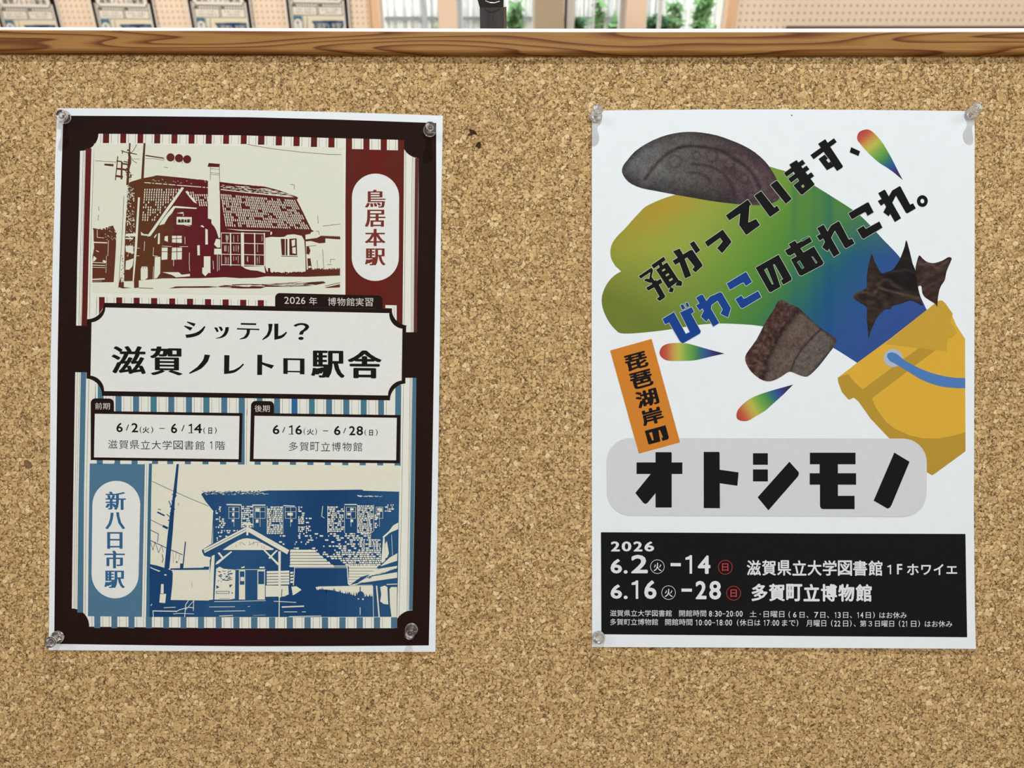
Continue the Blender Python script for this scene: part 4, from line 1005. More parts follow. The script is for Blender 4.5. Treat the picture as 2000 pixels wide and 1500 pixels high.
pr = Print()
blob = smooth([(1317, 381), (1290, 390), (1262, 403), (1250, 414), (1235, 430), (1222, 445), (1206, 461), (1196, 475), (1192, 490), (1194, 506), (1202, 520)], 3, False) + [(1213, 530)] + \
    smooth([(1213, 530), (1200, 538), (1187, 552), (1178, 570), (1175, 588), (1179, 608), (1190, 630), (1203, 645), (1213, 651), (1240, 651), (1290, 646), (1330, 640), (1360, 635), (1400, 632), (1440, 633), (1486, 637), (1560, 652), (1610, 672), (1628, 680), (1660, 700), (1674, 709)], 3, False)[1:] + [(1700, 740), (1810, 640)] + \
    smooth([(1809, 605), (1800, 586), (1790, 565), (1775, 532), (1757, 503), (1736, 480), (1725, 469), (1690, 431), (1666, 411), (1632, 389), (1592, 364), (1570, 350), (1545, 338), (1520, 331), (1504, 326)], 3, False) + [(1480, 330), (1400, 360)]
GRD = [(-60, (142, 148, 58)), (0, (152, 160, 64)), (70, (146, 162, 70)), (130, (124, 154, 64)), (200, (92, 142, 58)), (255, (72, 128, 66)), (300, (52, 112, 92)), (345, (38, 92, 122)), (400, (46, 84, 142)), (520, (54, 78, 146))]
def rain(x, y):
    dx, dy = x - 1300, y - 395
    t = dx * .80 + dy * .52
    c = ramp(GRD, t)
    c = mix(c, (176, 146, 54), .8 * math.exp(-(((dx + 6) * .5 + (dy - 6) * .9) / 42.0) ** 2) * math.exp(-(((dx + 6) * .9 - (dy - 6) * .5) / 110.0) ** 2))
    g = (dy - 90) / 160.0
    if x < 1500: c = mix(c, (98, 112, 46), max(0, min(.75, g * max(0, (1380 - x) / 200.0 + .3))))
    if x > 1540 and y < 500: c = mix(c, (86, 132, 66), max(0, min(.7, (500 - y) / 120.0)))
    s = math.exp(-((x - 1617) / 9.0) ** 2) * .45 + math.exp(-((x - 1594) / 5.0) ** 2) * .3 + math.exp(-((x - 1553) / 5.0) ** 2) * .22
    return mix(c, (24, 96, 108) if y < 520 else (20, 76, 134), s)
pr.poly(blob, 0, rain)
pr.build('printed_rainbow', p2, P2O, h2, M['ink'], cut=10.0)
# drops
pr = Print()
RB = [(0, (176, 70, 64)), (.10, (188, 90, 70)), (.2, (196, 150, 76)), (.3, (184, 184, 84)), (.42, (122, 168, 76)), (.54, (84, 146, 76)), (.64, (52, 112, 120)), (.74, (52, 82, 150)), (.85, (62, 52, 110)), (1, (48, 40, 52))]
def drop(pts, a, b):
    ax, ay = b[0] - a[0], b[1] - a[1]; l2 = ax * ax + ay * ay
    pr.poly(pts, 1, lambda x, y: ramp(RB, ((x - a[0]) * ax + (y - a[1]) * ay) / l2))
drop([(1762.6, 352)] + smooth([(1746, 338), (1732, 328), (1716, 318), (1696, 300), (1680, 282), (1674, 274), (1673.6, 266), (1678, 258), (1688, 253.8), (1698, 254.4), (1710, 264), (1722, 278), (1732, 294), (1742, 312), (1752, 332)], 3, False), (1680, 256), (1762, 352))
drop([(1414.8, 690.6)] + smooth([(1390, 696), (1370, 701), (1354, 704), (1330, 705), (1304, 704.4), (1292, 698), (1287.8, 689), (1292, 678), (1302, 672), (1316, 670), (1340, 670.6), (1358, 675), (1386, 683)], 3, False), (1288, 690), (1414, 690))
drop([(1548.8, 751)] + smooth([(1530, 770), (1510, 788), (1494, 802), (1474, 814), (1462, 821), (1452, 822.6), (1442, 820), (1438, 814), (1440, 802), (1450, 790), (1466, 778), (1490, 768), (1520, 759)], 3, False), (1440, 818), (1548, 752))
pr.build('printed_droplets', p2, P2O, h2, M['ink'], cut=3.0, label='three small rainbow coloured printed droplets')

# photographs of the finds: pebble, potsherd and water chestnuts
def dline(x, y, pts):
    m = 1e9
    for a, b in zip(pts, pts[1:]):
        dx, dy = b[0] - a[0], b[1] - a[1]; l2 = dx * dx + dy * dy
        t = max(0, min(1, ((x - a[0]) * dx + (y - a[1]) * dy) / l2))
        m = min(m, (x - a[0] - t * dx) ** 2 + (y - a[1] - t * dy) ** 2)
    return math.sqrt(m)
def g(d, w_): return math.exp(-(d / w_) ** 2)
_lat = {}
def vn(x, y, s_=0):
    xi, yi = math.floor(x), math.floor(y); fx, fy = x - xi, y - yi
    fx = fx * fx * (3 - 2 * fx); fy = fy * fy * (3 - 2 * fy)
    def l(a, b):
        k = (a, b, s_)
        if k not in _lat: _lat[k] = random.Random(a * 7919 + b * 104729 + s_).random()
        return _lat[k]
    return (l(xi, yi) * (1 - fx) + l(xi + 1, yi) * fx) * (1 - fy) + (l(xi, yi + 1) * (1 - fx) + l(xi + 1, yi + 1) * fx) * fy
def fb(x, y, s_=0): return vn(x, y, s_) * .55 + vn(x * 2.1, y * 2.1, s_ + 1) * .3 + vn(x * 4.3, y * 4.3, s_ + 2) * .15
pr = Print()
peb = smooth(Z(1150, 200, [(323, 680), (335, 620), (380, 560), (450, 480), (560, 405), (700, 340), (830, 305), (960, 290), (1100, 297), (1250, 325), (1380, 370), (1500, 420), (1620, 490), (1720, 580), (1780, 660), (1830, 750), (1862, 840), (1868, 900), (1850, 950), (1790, 985), (1700, 1003), (1560, 1003), (1400, 990), (1200, 965), (1000, 930), (830, 900), (650, 865), (520, 840), (420, 800), (360, 750)]), 2)
A1 = smooth(Z(1150, 200, [(550, 750), (620, 650), (720, 540), (840, 460), (960, 430), (1100, 435), (1280, 470), (1400, 540), (1520, 620), (1610, 720), (1670, 840)]), 3, False)
A2 = smooth(Z(1150, 200, [(1000, 600), (1150, 620), (1260, 660), (1350, 740), (1400, 830), (1420, 950)]), 3, False)
A3 = smooth(Z(1150, 200, [(980, 685), (1080, 695), (1150, 730), (1190, 785)]), 3, False)
A4 = smooth(Z(1150, 200, [(1340, 700), (1420, 770), (1470, 850), (1490, 950)]), 3, False)
def pebc(x, y):
    c = ramp([(1214, (104, 104, 108)), (1260, (100, 100, 102)), (1310, (92, 92, 90)), (1350, (88, 86, 82)), (1390, (84, 76, 76)), (1430, (74, 58, 62)), (1470, (78, 60, 66)), (1524, (82, 66, 72))], x)
    lo = interp([(1214, 345), (1254, 368), (1316, 380), (1430, 398), (1524, 402)], x)
    c = mix(c, (44, 42, 44), max(0, 1 - (lo - y) / 34.0) * .8 * (1 if x < 1440 else .3))
    hi = interp([(1214, 330), (1262, 281), (1342, 258), (1426, 274), (1494, 316), (1524, 370)], x)
    c = mix(c, (52, 48, 50), max(0, 1 - (y - hi) / 14.0) * .5)
    c = mix(c, (36, 32, 36), min(.8, .85 * g(dline(x, y, A1), 2.8) + .7 * g(dline(x, y, A2), 2.0) + .75 * g(dline(x, y, A3), 1.8)))
    c = mix(c, (110, 98, 100), .3 * g(dline(x, y, A4), 4))
    c = mix(c, (118, 112, 110), .35 * g(dline(x, y, A1) - 8, 5) if y > 300 else 0)
    for cx, cy, r in ((1424, 320, 10), (1453, 350, 8.5), (1466, 384, 8), (1361, 304, 7), (1390, 306, 11), (1318, 316, 12)):
        d_ = math.hypot(x - cx, y - cy); c = mix(c, (36, 30, 34), .6 * g(d_ - r, 1.3)); c = mix(c, (120, 102, 106), .45 * g(d_, r * .7))
    n = fb(x / 7, y / 7) * 2 - 1
    if vn(x / 2.6, y / 2.6, 9) > .93: c = mix(c, (34, 30, 32), .5)
    return mix(c, (150, 146, 146) if n > 0 else (30, 26, 28), abs(n) * .2)
pr.poly(peb, 2, pebc)
pr.build('printed_pebble', p2, P2O, h2, M['ink_grain'], cut=3.0)
pr = Print()
sh = smooth([(1526, 586), (1518, 590), (1510, 606), (1494, 630), (1478, 662), (1462, 684), (1455, 697), (1457, 710), (1466, 725), (1478, 736), (1490, 743), (1504, 745), (1520, 739), (1534, 730), (1543, 726), (1556, 731), (1572, 736), (1582, 732), (1600, 714), (1620, 688), (1632, 672), (1632, 662), (1618, 651), (1604, 642), (1580, 621), (1560, 602), (1542, 594), (1532, 588)], 2)
E1 = smooth([(1563, 606), (1545, 625), (1530, 645), (1514, 672), (1500, 705), (1490, 742)], 3, False)
E2 = smooth([(1603, 643), (1585, 660), (1566, 682), (1552, 704), (1544, 726)], 3, False)
def shc(x, y):
    x1 = interp([(606, 1563), (625, 1545), (645, 1530), (672, 1514), (705, 1500), (742, 1490)], y)
    if x < x1: c = mix((84, 62, 56), (62, 40, 38), fb(x / 14, y / 14, 5))
    else: c = mix((104, 94, 84), (88, 72, 68), fb(x / 16, y / 16, 6))
    x2 = interp([(643, 1603), (660, 1585), (682, 1566), (704, 1552), (726, 1544)], y)
    if x > x2: c = mix(c, (96, 94, 88), .7)
    c = mix(c, (30, 24, 24), min(.85, .8 * g(dline(x, y, E2), 1.6) + .55 * g(dline(x, y, E1), 5)))
    e = dline(x, y, [(1526, 586), (1560, 602), (1604, 642), (1632, 664), (1620, 688), (1582, 732)])
    c = mix(c, (44, 38, 36), .7 * g(e, 3.2))
    n = fb(x / 5, y / 5, 4) * 2 - 1
    return mix(c, (140, 118, 108) if n > 0 else (28, 16, 18), abs(n) * (.75 if x < x1 else .35))
pr.poly(sh, 2, shc)
pr.build('printed_potsherd', p2, P2O, h2, M['ink_grain'], cut=3.0)
pr = Print()
pod1 = [(1664.6, 579.6), (1676, 570), (1691, 563), (1692, 546), (1694, 528), (1697, 512), (1700, 502), (1702, 496), (1707, 510), (1712, 520), (1721, 534), (1732, 531), (1742, 528), (1750, 518), (1756, 508), (1761, 496), (1766, 482), (1769, 469), (1773, 480), (1777, 496), (1780, 508), (1782, 516), (1787, 528), (1790, 545), (1793, 565), (1797, 580), (1801.6, 597), (1790, 592), (1778, 587), (1760, 593), (1748, 596), (1741, 599), (1738, 604), (1728, 604), (1722, 610), (1714, 618), (1706, 633), (1700, 646), (1695.6, 660.6), (1694, 640), (1692, 620), (1692, 600), (1680, 592)]
RG = [smooth([(1664, 580), (1680, 570), (1695, 572), (1706, 572), (1716, 562), (1728, 566), (1750, 572), (1775, 578), (1793, 582)], 2, False), [(1692, 560), (1696, 576), (1706, 577), (1711, 568)], [(1712, 556), (1726, 546), (1738, 548), (1746, 558), (1762, 566)], [(1725, 536), (1745, 530), (1768, 528), (1784, 530)]]
def podc(x, y):
    c = (30, 27, 28) if x > 1722 and y < 572 - (x - 1740) * .1 else (48, 39, 34)
    d1 = min(dline(x, y, RG[0]), dline(x, y, RG[1])); c = mix(c, (118, 96, 80), .6 * g(d1, 2.2)); c = mix(c, (122, 102, 86), .45 * g(dline(x, y, RG[2]), 2.4)); c = mix(c, (70, 64, 64), .5 * g(dline(x, y, RG[3]), 2.0))
    n = fb((x + y * .4) / 16, (y - x * .4) / 5, 7) * 2 - 1; return mix(c, (14, 11, 12) if n < 0 else (104, 86, 74), abs(n) * (.3 if c[0] < 45 else .6))
pr.poly(smooth(pod1, 2), 3, podc)
pod3 = [(1794, 499), (1800, 504), (1807, 510), (1814, 513), (1823, 514), (1832, 512), (1842, 508), (1850, 503), (1855, 502.6), (1858, 506), (1853, 518), (1848, 530), (1846, 540), (1844, 548), (1838, 557), (1834, 566), (1831, 582), (1829.6, 599), (1826, 594), (1820, 590), (1812, 585), (1804, 579), (1800, 570), (1799, 560), (1795, 558), (1791, 560), (1790, 545), (1787, 528), (1789, 515)]
R3 = [smooth([(1792, 508), (1800, 518), (1810, 514), (1820, 516), (1828, 524), (1840, 518), (1852, 508)], 2, False), [(1793, 545), (1804, 538), (1816, 528)], [(1796, 556), (1806, 546), (1822, 536)]]
def pod3c(x, y):
    c = (56, 42, 38); d1 = dline(x, y, R3[0]); c = mix(c, (122, 104, 94), .55 * g(d1, 2.2)); c = mix(c, (104, 84, 72), .45 * g(min(dline(x, y, R3[1]), dline(x, y, R3[2])), 1.6))
    n = fb((x - y * .5) / 14, (y + x * .5) / 5, 8) * 2 - 1; return mix(c, (24, 17, 16) if n < 0 else (112, 92, 82), abs(n) * .6)
pr.poly(smooth(pod3, 2), 3, pod3c)
pr.build('printed_water_chestnut', p2, P2O, h2, M['ink'], cut=3.0)

# bucket
pr = Print()
YEL = C(216, 172, 62); YED = C(180, 146, 54); YEM = C(196, 158, 60)
right_ = 1883.8
pr.poly([(1673.6, 708.6), (1740, 660), (1809, 605.6), (1829, 589.6), (1835, 586.8), (1840, 587.4), (1845, 592), (1860, 613), (1859, 617), (1866, 634), (1876, 650), (right_, 662), (right_, 881), (1850, 906), (1824, 925), (1819, 928), (1809, 922), (1780, 900), (1736, 856), (1700, 818), (1676, 784), (1669, 778), (1666, 776.6), (1660, 780), (1656, 780), (1644, 766), (1637, 748), (1635.4, 738), (1638, 736)], 1, YEL)
pr.poly([(1728, 672), (1760, 646), (1809, 606), (1829, 589.6), (1835, 586.8), (1840, 587.4), (1845, 592), (1860, 613), (1857, 620), (1855, 630), (1862, 638), (1868, 650), (1862, 657), (1852, 662), (1849, 668), (1848, 686), (1820, 683), (1793, 680)], 2, YEM)
pr.poly([(1793, 680), (1826, 684), (1702, 778), (1708, 792), (1716, 806), (1730, 824), (1748, 838), (1775, 850), (1800, 855.6), (1830, 856.4), (1860, 851), (right_, 844), (right_, 881), (1850, 906), (1824, 925), (1819, 928), (1809, 922), (1780, 900), (1736, 856), (1700, 818), (1676, 784), (1669, 778), (1666, 776.6), (1660, 780), (1656, 780), (1644, 766), (1637, 748), (1635.4, 738), (1648, 733), (1657, 731), (1663, 740), (1672, 750), (1685, 760)], 2, YED)
pr.disc(1743.6, 699.4, 18.6, 3, C(172, 184, 204), ry=17.6)
pr.poly(smooth([(1731.4, 697), (1733, 691), (1739, 688.4), (1745, 689), (1753, 693), (1765, 703), (1790, 717), (1820, 729), (1850, 736), (1868, 738)], 3, False) + [(right_, 738.4), (right_, 758)] + smooth([(1868, 758), (1850, 756.4), (1830, 753), (1800, 742), (1775, 727), (1752, 713), (1737, 705)], 3, False), 4, C(78, 124, 186))
pr.build('printed_bucket', p2, P2O, h2, M['ink'], label='printed yellow bucket with a blue handle')

# headline
pr = Print()
BK = C(24, 24, 25); HB = C(26, 66, 142); HALO = C(196, 208, 188)
def ch(polys, col=BK, halo=True, off=(0, 0)):
    for zz, pts in polys:
        q = [(x + off[0], y + off[1]) for x, y in Z(zz[0], zz[1], pts)]
        if halo:
            for a in range(8):
                dx, dy = .9 * math.cos(a * math.pi / 4), .9 * math.sin(a * math.pi / 4)
                pr.poly([(x + dx, y + dy) for x, y in q], 5, HALO if col is BK else C(206, 216, 222))
        pr.poly(q, 6, col)
z1, z2, z3, z4 = (1150, 200), (1520, 200), (1150, 470), (1520, 470)
ch([(z1, [(1130, 1365), (1305, 1243), (1388, 1355), (1388, 1370), (1300, 1475), (1250, 1425), (1305, 1360), (1280, 1325), (1160, 1412)])])
ch([(z1, [(1335, 1105), (1550, 950), (1585, 1000), (1567, 1012), (1555, 1175), (1630, 1140), (1670, 1200), (1540, 1295), (1530, 1292), (1465, 1200), (1475, 1088), (1370, 1155)])])
ch([(z1, [(1612, 912), (1680, 868), (1808, 1030), (1835, 1010), (1862, 1055), (1770, 1120), (1760, 1114)]), (z1, [(1770, 810), (1825, 768), (1838, 768), (1980, 945), (1920, 993)])])
MA = [(z2, [(52, 692), (232, 563), (260, 600), (76, 730)]), (z2, [(92, 748), (272, 620), (300, 656), (122, 788)]), (z2, [(145, 812), (318, 685), (346, 722), (230, 808)]), (z2, [(105, 610), (175, 567), (350, 800), (345, 812), (232, 905), (215, 900), (145, 815), (200, 770)])]
ch(MA)
pr.poly(Z(*z2, [(220, 818), (240, 803), (254, 825), (234, 840)]), 7, C(150, 168, 110))
SU = [(z2, [(310, 517), (540, 353), (567, 390), (342, 558)]), (z2, [(385, 407), (455, 362), (628, 625), (620, 642), (570, 672)]), (z2, [(390, 555), (450, 512), (540, 628), (472, 665)])]
ch(SU, halo=False)
pr.poly(Z(*z2, [(465, 565), (487, 549), (506, 580), (487, 593)]), 7, C(216, 220, 222))
ch([(z2, [(707, 440), (795, 480), (780, 525), (693, 490)])], halo=False)
RE = [(z2, [(972, 888), (1030, 855), (1040, 858), (1195, 1133), (1135, 1170)]), (z2, [(968, 965), (1060, 915), (1080, 950), (1000, 1012)]), (z2, [(1022, 1075), (1050, 1020), (1068, 985), (1110, 1050), (1075, 1115)]), (z2, [(1072, 925), (1108, 863), (1180, 820), (1190, 824), (1283, 1000), (1312, 988), (1340, 1037), (1258, 1085), (1243, 1080), (1146, 912), (1108, 985), (1085, 960)])]
ch(RE, halo=False); ch(RE, off=(-597 / 5, 342 / 5))
pr.ring(1520 + 1403 / 5, 200 + 965 / 5, 7.2, 6.8, 6, BK, ry=8)
ch([(z2, [(680, 1085), (865, 980), (878, 980), (927, 1075), (868, 1110), (850, 1075), (838, 1074), (715, 1145)]), (z2, [(765, 1245), (830, 1205), (848, 1235), (860, 1232), (983, 1165), (1013, 1225), (830, 1335), (815, 1330)])])
KO = [(z3, [(1343, 420), (1525, 310), (1537, 310), (1592, 405), (1530, 445), (1512, 412), (1500, 411), (1377, 482)]), (z3, [(1428, 572), (1488, 535), (1508, 566), (1520, 566), (1650, 493), (1683, 553), (1500, 662), (1480, 656)])]
ch(KO, col=HB)
ch([(z3, [(1625, 265), (1850, 138), (1978, 365), (1975, 388), (1895, 432), (1872, 390), (1893, 376), (1812, 232), (1797, 236), (1870, 452), (1775, 505), (1757, 500)])])
pr.poly(Z(*z3, [(1712, 288), (1736, 270), (1798, 424), (1787, 428)]), 7, C(92, 142, 92)); pr.line(Z(*z3, [(1712, 288), (1736, 270), (1798, 424), (1787, 428), (1712, 288)]), .6, 8, HALO)
ch([(z4, [(62, 98), (300, -40), (328, 10), (92, 148)]), (z4, [(98, 35), (160, 0), (345, 262), (270, 300)]), (z4, [(92, 118), (150, 88), (166, 116), (108, 152)]), (z4, [(120, 185), (345, 58), (440, 215), (430, 237), (225, 345), (200, 335)])])
for q in ([(182, 212), (205, 196), (248, 265), (228, 277)], [(322, 158), (336, 160), (376, 215), (364, 224)], [(217, -8), (290, -44), (296, -30), (226, 10)]):
    pr.poly(Z(*z4, q), 7, C(40, 112, 84)); pr.line(Z(*z4, q + q[:1]), .5, 8, HALO)
ch([(z3, [(485, 348), (610, 264), (628, 290), (507, 372)]), (z3, [(605, 268), (628, 290), (612, 352), (640, 392), (600, 415), (538, 392), (552, 372), (590, 372), (600, 300)]), (z3, [(557, 462), (700, 372), (718, 412), (580, 490)]), (z3, [(610, 410), (655, 382), (747, 543), (738, 560), (690, 592), (660, 568), (688, 548)]),
    (z3, [(610, 240), (730, 157), (750, 190), (632, 275)]), (z3, [(655, 285), (762, 212), (880, 392), (776, 470)]), (z3, [(668, 205), (700, 190), (725, 250), (695, 270)]), (z3, [(795, 450), (830, 470), (818, 508), (778, 500)]), (z3, [(850, 420), (880, 385), (912, 402), (906, 445), (846, 440)])])
for q in ([(712, 290), (738, 272), (747, 287), (721, 304)], [(746, 336), (776, 318), (786, 333), (756, 351)], [(780, 383), (811, 364), (820, 381), (789, 400)]):
    pr.poly(Z(*z3, q), 7, C(168, 184, 120))
ch([(z3, [(820, 105), (885, 78), (912, 122), (915, 128), (1000, 345), (938, 370), (868, 170)]), (z3, [(816, 198), (985, 95), (1010, 90), (1108, 235), (1108, 250), (1040, 312), (1008, 285), (1030, 255), (958, 165), (843, 240)]), (z3, [(983, 30), (1025, 5), (1088, 95), (1045, 128)])])
ch([(z3, [(718, 765), (830, 698), (945, 910), (985, 893), (888, 702), (1003, 650), (1027, 695), (998, 715), (1092, 885), (1083, 908), (915, 1005), (890, 985), (782, 800), (745, 820)]), (z3, [(892, 632), (918, 620), (942, 662), (912, 676)]), (z3, [(940, 612), (962, 602), (982, 640), (956, 653)])], col=HB)
ch([(z3, [(1045, 558), (1098, 527), (1112, 530), (1272, 805), (1213, 840)]), (z3, [(1045, 632), (1120, 592), (1150, 632), (1080, 685)]), (z3, [(1093, 742), (1128, 672), (1180, 735), (1148, 795)]), (z3, [(1145, 592), (1180, 548), (1280, 503), (1298, 512), (1385, 660), (1357, 752), (1283, 715), (1305, 672), (1255, 588), (1195, 632), (1190, 690)])], col=HB)
# orange tag
pr.poly([(1191.6, 684.6), (1272.4, 662), (1328, 864), (1247.6, 886)], 7, C(207, 130, 48))
th_ = math.radians(-15.3)
for k, (c_, cx, cy, w_, h_) in enumerate([('琵', 1242.6, 705.6, 44, 32), ('琶', 1252.6, 741, 44, 33), ('湖', 1263.4, 777.4, 44, 33), ('岸', 1273.4, 812.6, 43, 32)]):
    pr.glyph(c_, cx - w_ / 2, cy - h_ / 2, cx + w_ / 2, cy + h_ / 2, 8, BK, bold=.9, boldx=1.7, rot=th_)
cr_, sr_ = math.cos(th_), math.sin(th_)
def rt(pts, cx, cy): return [(cx + x * cr_ - y * sr_, cy + x * sr_ + y * cr_) for x, y in pts]
pr.poly(rt([(-21, -14), (21, -14), (21, 11), (18, 14), (7, 14), (7, 8), (10, 7), (8, -8), (5, -8), (3, 14), (-20, 14), (-21, 12)], 1283, 849.4), 8, BK)
pr.poly(rt([(-14, -8), (-8, -8), (-9, 8), (-12, 8)], 1283, 849.4), 9, C(207, 130, 48))
# grey plate and the big title
pr.poly([(1184.4, 903)] + arc(1232, 903, 47.6, 180, 270, 12) + arc(1762, 903, 46.6, 270, 360, 12) + arc(1761, 962, 47, 0, 90, 12) + arc(1232, 960, 47, 90, 180, 12), 6, C(209, 213, 217))
zs5, zs6 = (1150, 740), (1520, 740)
for zz, pts in ((zs5, [(650, 715), (800, 715), (808, 723), (808, 1255), (650, 1255)]), (zs5, [(465, 815), (912, 815), (912, 928), (465, 928)]), (zs5, [(605, 925), (655, 925), (720, 1030), (655, 1110), (570, 1212), (550, 1220), (533, 1212), (453, 1113)]),
                (zs5, [(1120, 712), (1268, 712), (1275, 720), (1278, 1262), (1120, 1260)]), (zs5, [(1270, 885), (1460, 912), (1448, 1043), (1270, 1017)]),
                (zs5, [(1600, 725), (1745, 725), (1745, 838), (1600, 838)]), (zs5, [(1600, 883), (1745, 883), (1745, 1000), (1600, 1000)]), (zs5, [(1955, 808), (2045, 908), (2048, 925), (2040, 950), (1750, 1282), (1645, 1155)]),
                (zs6, [(305, 720), (750, 720), (750, 833), (578, 833), (578, 920), (755, 920), (755, 1032), (578, 1032), (578, 1140), (740, 1140), (740, 1270), (430, 1270), (412, 1262), (403, 1240), (403, 1032), (303, 1032), (303, 920), (400, 920), (400, 833), (305, 833)]),
                (zs6, [(1127, 718), (1275, 808), (1098, 1232), (1082, 1255), (1060, 1265), (925, 1187)])):
    pr.poly(Z(zz[0], zz[1], pts), 8, BK)
pr.build('printed_title', p2, P2O, h2, M['ink'])

# black information panel
pr = Print()
pr.poly([(1173.6, 1039.4), (1400, 1040.4), (1600, 1041.6), (1883, 1042), (1884, 1150), (1885, 1242.4), (1600, 1241.4), (1400, 1240), (1174.4, 1238.6), (1174, 1140)], 2, C(23, 23, 24))
WT = C(222, 226, 229); RD = C(196, 66, 72)
def gg(c_, a, b, t0, t1, bo=0, col=WT, bx=None): pr.glyph(c_, a, t0, b, t1, 4, col, bold=bo, boldx=bx)
for c_, a, b in (('2', 1193, 1210.6), ('0', 1214, 1233), ('2', 1237, 1254.6), ('6', 1258.4, 1277.4)): gg(c_, a, b, 1057.2, 1076.8, .7, bx=1.2)
gg('6', 1192.4, 1214.8, 1091.4, 1119.8, 1.1, bx=1.3); pr.disc(1221.8, 1116.8, 3.8, 4, WT, ry=3.4); gg('2', 1232.4, 1265, 1083.4, 1119.4, 1.2, bx=1.5)
pr.ring(1283.6, 1106.4, 13.4, .9, 4, WT); gg('火', 1276.4, 1291.8, 1098.8, 1115.2, .2); pr.poly([(1309.4, 1099.2), (1329.4, 1099.4), (1329.4, 1105.6), (1309.4, 1105.4)], 4, WT)
gg('1', 1338.4, 1353, 1084, 1120, 1.1); gg('4', 1362.4, 1387, 1084.4, 1120.4, 1.2)
pr.ring(1416, 1107.4, 13.6, .9, 4, RD); gg('日', 1409.8, 1422, 1100, 1114.8, .2, RD)
gg('6', 1192.4, 1214.8, 1141.2, 1169.2, 1.1, bx=1.3); pr.disc(1221.8, 1166.4, 3.8, 4, WT, ry=3.4); gg('1', 1233.4, 1248, 1133.4, 1169.2, 1.1); gg('6', 1258, 1282, 1133, 1169.6, 1.2)
pr.ring(1305.4, 1157, 13.4, .9, 4, WT); gg('火', 1298, 1313.6, 1149.4, 1165.6, .2); pr.poly([(1330.6, 1149), (1351, 1149.2), (1351, 1155.2), (1330.6, 1155)], 4, WT)
gg('2', 1358, 1379.4, 1134, 1169.8, 1.2); gg('8', 1384.6, 1407.6, 1134, 1170.4, 1.2)
pr.ring(1432.2, 1158, 13.6, .9, 4, RD); gg('日', 1426, 1438.4, 1150.6, 1165.6, .2, RD)
for k, c_ in enumerate('滋賀県立大学図書館'):
    a = 1458 + k * 29.55; gg(c_, a, a + 27.4, 1093.6 + k * .05, 1123.4 + k * .05, .55, bx=.6)
gg('1', 1731.4, 1739.6, 1102.4, 1120.6, .6); gg('F', 1750, 1760.2, 1100.6, 1120.8, .5)
for c_, a, b, t0, t1 in (('ホ', 1769.4, 1792, 1100.4, 1122), ('ワ', 1797, 1816, 1102.4, 1121.6), ('イ', 1821, 1840, 1100.6, 1122), ('エ', 1845.6, 1866.4, 1104.6, 1119.4)): gg(c_, a, b, t0, t1, .5)
for k, c_ in enumerate('多賀町立博物館'):
    a = 1467 + k * 33.75; gg(c_, a, a + 31.4, 1139.4 + k * .12, 1173.4 + k * .1, 1.0, bx=1.1)
def run(s, x0, x1, y0, y1):
    pr.text(s, x0, y0, x1, y1, 4, WT)
def digits(s, x0, x1, y0, y1):
    w_ = (x1 - x0) / sum(.55 if c_ == ':' else (1.0) for c_ in s); x = x0
    for c_ in s:
        ww = w_ * (.55 if c_ == ':' else 1.0)
        if c_ == ':': pr.disc(x + ww / 2, y0 + 4.4, .7, 4, WT, n=8); pr.disc(x + ww / 2, y1 - 2, .7, 4, WT, n=8)
        elif c_ == '-': pr.line([(x + ww * .12, (y0 + y1) / 2 + .2), (x + ww * .9, (y0 + y1) / 2 + .2)], 1.0, 4, WT)
        elif c_ == '1': gg(c_, x + ww * .22, x + ww * .7, y0, y1, .0)
        else: gg(c_, x + ww * .1, x + ww * .9, y0, y1, .1)
        x += ww
r1 = (1191, 1203.6); r1b = (1193.6, 1206)
run('滋賀県立大学図書館', 1191.4, 1311.6, *r1); run('開館時間', 1326, 1378.8, *r1); digits('8:30-20:00', 1383.4, 1450.4, 1192.4, 1203.6)
run('土', 1463.6, 1476.8, 1192.4, 1204); pr.disc(1484, 1198.6, 1.1, 4, WT, n=8); run('日曜日', 1490.6, 1530.8, 1192.6, 1205)
def par(c_, x, y0, y1): gg(c_, x, x + 3.4, y0, y1, 0)
par('(', 1539, 1193, 1206); gg('6', 1548, 1554.4, 1194.4, 1205, .1); gg('日', 1560.6, 1570, 1194.4, 1205.8); gg('、', 1574, 1577.6, 1202, 1206); gg('7', 1589.2, 1597, 1194.4, 1205.4, .1); gg('日', 1600.8, 1610.4, 1194.4, 1205.8); gg('、', 1614, 1617.6, 1202, 1206)
digits('13', 1627, 1641, 1194.6, 1205.8); gg('日', 1645, 1655, 1194.6, 1206); gg('、', 1658.4, 1662, 1202, 1206); digits('14', 1670.6, 1685, 1194.6, 1205.8); gg('日', 1689, 1698.8, 1194.6, 1206); par(')', 1703, 1193.6, 1206.6); run('はお休み', 1715.6, 1768.4, 1194, 1206.4)
run('多賀町立博物館', 1191.6, 1284.8, 1208, 1220.6); run('開館時間', 1298.8, 1351.8, 1208, 1220.8); digits('10:00-18:00', 1356.4, 1429.8, 1209.6, 1221); par('(', 1438.6, 1209, 1222)
run('休日は', 1444, 1484.4, 1209, 1221.6); digits('17:00', 1489, 1521.4, 1210, 1221.4); run('まで', 1526.4, 1552.4, 1209.6, 1221.6); par(')', 1554.4, 1209.4, 1222.4)
run('月曜日', 1573.4, 1612, 1210, 1222.6); par('(', 1621.6, 1209.6, 1222.8); digits('22', 1627, 1640.4, 1211, 1222.2); gg('日', 1645, 1654.8, 1211, 1222.6); par(')', 1658, 1209.8, 1222.8); gg('、', 1665.6, 1669.4, 1218.6, 1222.6)
